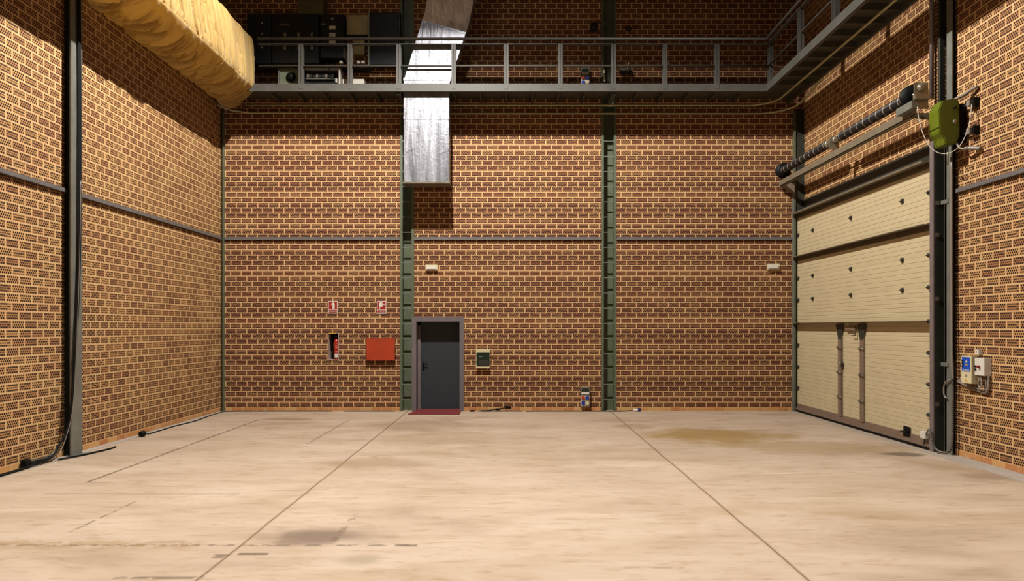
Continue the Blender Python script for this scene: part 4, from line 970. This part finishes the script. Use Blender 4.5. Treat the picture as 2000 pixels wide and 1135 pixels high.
MB().cyl((-6.735, 9.56, .045), (-6.735, 9.72, .04), .03, 12).build('collar', M_BLACK, t)
t = thing('cable_plug', 'black round plug on floor by left wall with trailing cable', 'plug', (-6.62, 12.35, 0))
pl = atx(275, 850, -6.60); py = pl.y
MB().lathe([(.03, 0), (.052, .01), (.052, .09), (.03, .12), (.014, .125), (.014, .16)], (-6.60, py, .056), 'Y', 16).build('plug_head', M_BLACK, t)
MB().tube(smoothpts([(-6.60, py + .14, .05), (-6.62, py + .4, .014), (-6.64, py + 1.2, .012), (-6.58, py + 2.0, .012), (-6.64, py + 2.8, .012), (-6.66, 15.75, .012), (-6.60, 15.9, .012), (-6.3, 15.93, .012), (-5.2, 15.95, .012), (-4.2, 15.95, .012)], 8), .011, 8).build('cable', M_BLACK, t)
# cable along back wall to the floor plug
fcable([(0.32, 15.92, .011), (1.0, 15.95, .011), (2.0, 15.94, .011), (2.5, 15.93, .011), (2.72, 15.93, .02), (2.80, 15.93, .03)], .010, 'thin black cable along back wall ending at white and blue plug')
t = thing('floor_plug', 'white and blue plug lying on floor right of the second column', 'plug', (2.88, 15.93, 0))
MB().lathe([(.02, 0), (.03, .01), (.034, .1), (.034, .11)], (2.81, 15.93, .036), 'X', 14).build('white_sleeve', M_WHITE, t)
MB().lathe([(.036, 0), (.042, .005), (.042, .05), (.03, .07)], (2.92, 15.93, .044), 'X', 14).build('blue_head', paint('dark_blue_plug', rgb(46, 36, 110), .4), t)
t = thing('black_connector', 'black cable connector lying on drain by the dark door, long one', 'connector', (-.35, 15.9, .014))
MB().tube(smoothpts([(-.72, 15.88, .026), (-.55, 15.9, .03), (-.4, 15.93, .05), (-.15, 15.96, .085)], 6), .012, 8).build('cable', M_BLACK, t)
MB().box(-.17, -.02, 15.93, 15.99, .06, .115).build('connector_head', M_BLACK, t, bevel=.012)
MB().box(-.40, -.27, 15.90, 15.96, .03, .075).build('connector_body', M_BLACK, t, bevel=.012)
tag(MB().box(-.98, -.86, 15.9, 15.97, .001, .035).build('cable_clip', M_BLACK, bevel=.01), 'small black cable clip on floor right of the red step', 'clip')

# ------------------------------------------------------------------ hall lamp and added fill lamp
def lamp_head(name, loc, hx, hy, depth, energy, lab):
    t = thing('hall_floodlight', lab, 'lamp', loc, 'floodlights under the hall ceiling')
    x, y, z = loc; m = MB(); q = .02
    m.box(x - hx - q, x + hx + q, y - hy - q, y + hy + q, z + .25, z + .27)
    m.box(x - hx - q, x - hx, y - hy - q, y + hy + q, z - depth, z + .25); m.box(x + hx, x + hx + q, y - hy - q, y + hy + q, z - depth, z + .25)
    m.box(x - hx, x + hx, y - hy - q, y - hy, z - depth, z + .25); m.box(x - hx, x + hx, y + hy, y + hy + q, z - depth, z + .25)
    m.build('housing', M_BLKM, t)  # unseen housing added to limit how far the lamp's light spreads
    MB().cyl((x, y, z + .27), (x, y, TOP - .0005), .03, 8).build('suspension_rod', M_BLKM, t)
    l = bpy.data.lights.new(name, 'POINT'); l.energy = energy; l.shadow_soft_size = .08; l.color = (1.0, .965, .90)
    o = bpy.data.objects.new(name, l); COL.objects.link(o); o.location = loc
lamp_head('flood_lamp', (-1.5, 9.75, 11.8), .66, .49, .36, 13800, 'black floodlight above the middle of the hall, its housing shaped to cut the light')
lamp_head('flood_lamp', (0.3, 2.2, 11.8), .36, .27, .40, 7500, 'added unseen fill floodlight hanging near the viewpoint')  # added lamp, brightens the near floor and lower walls
wd = bpy.data.worlds.new('hall_world'); scene.world = wd; wd.use_nodes = True
bg = wd.node_tree.nodes.get('Background'); bg.inputs[0].default_value = (1, .85, .65, 1); bg.inputs[1].default_value = 0.0

# ------------------------------------------------------------------ camera
cam = bpy.data.cameras.new('camera'); co = bpy.data.objects.new('camera', cam); COL.objects.link(co)
co.location = (0, 0, EYE); co.rotation_euler = (math.pi / 2, 0, 0)
cam.sensor_width = 36; cam.lens = F / 2000 * 36; cam.sensor_fit = 'HORIZONTAL'
cam.shift_x = 0.0; cam.shift_y = (640 - 567.5) / 2000
cam.clip_end = 200
scene.camera = co
vs = scene.view_settings; vs.view_transform = 'Standard'; vs.look = 'None'; vs.gamma = 1.0; vs.use_curve_mapping = False
vs.exposure = -0.42
for o in scene.objects:
    if '_o' in o: del o['_o']
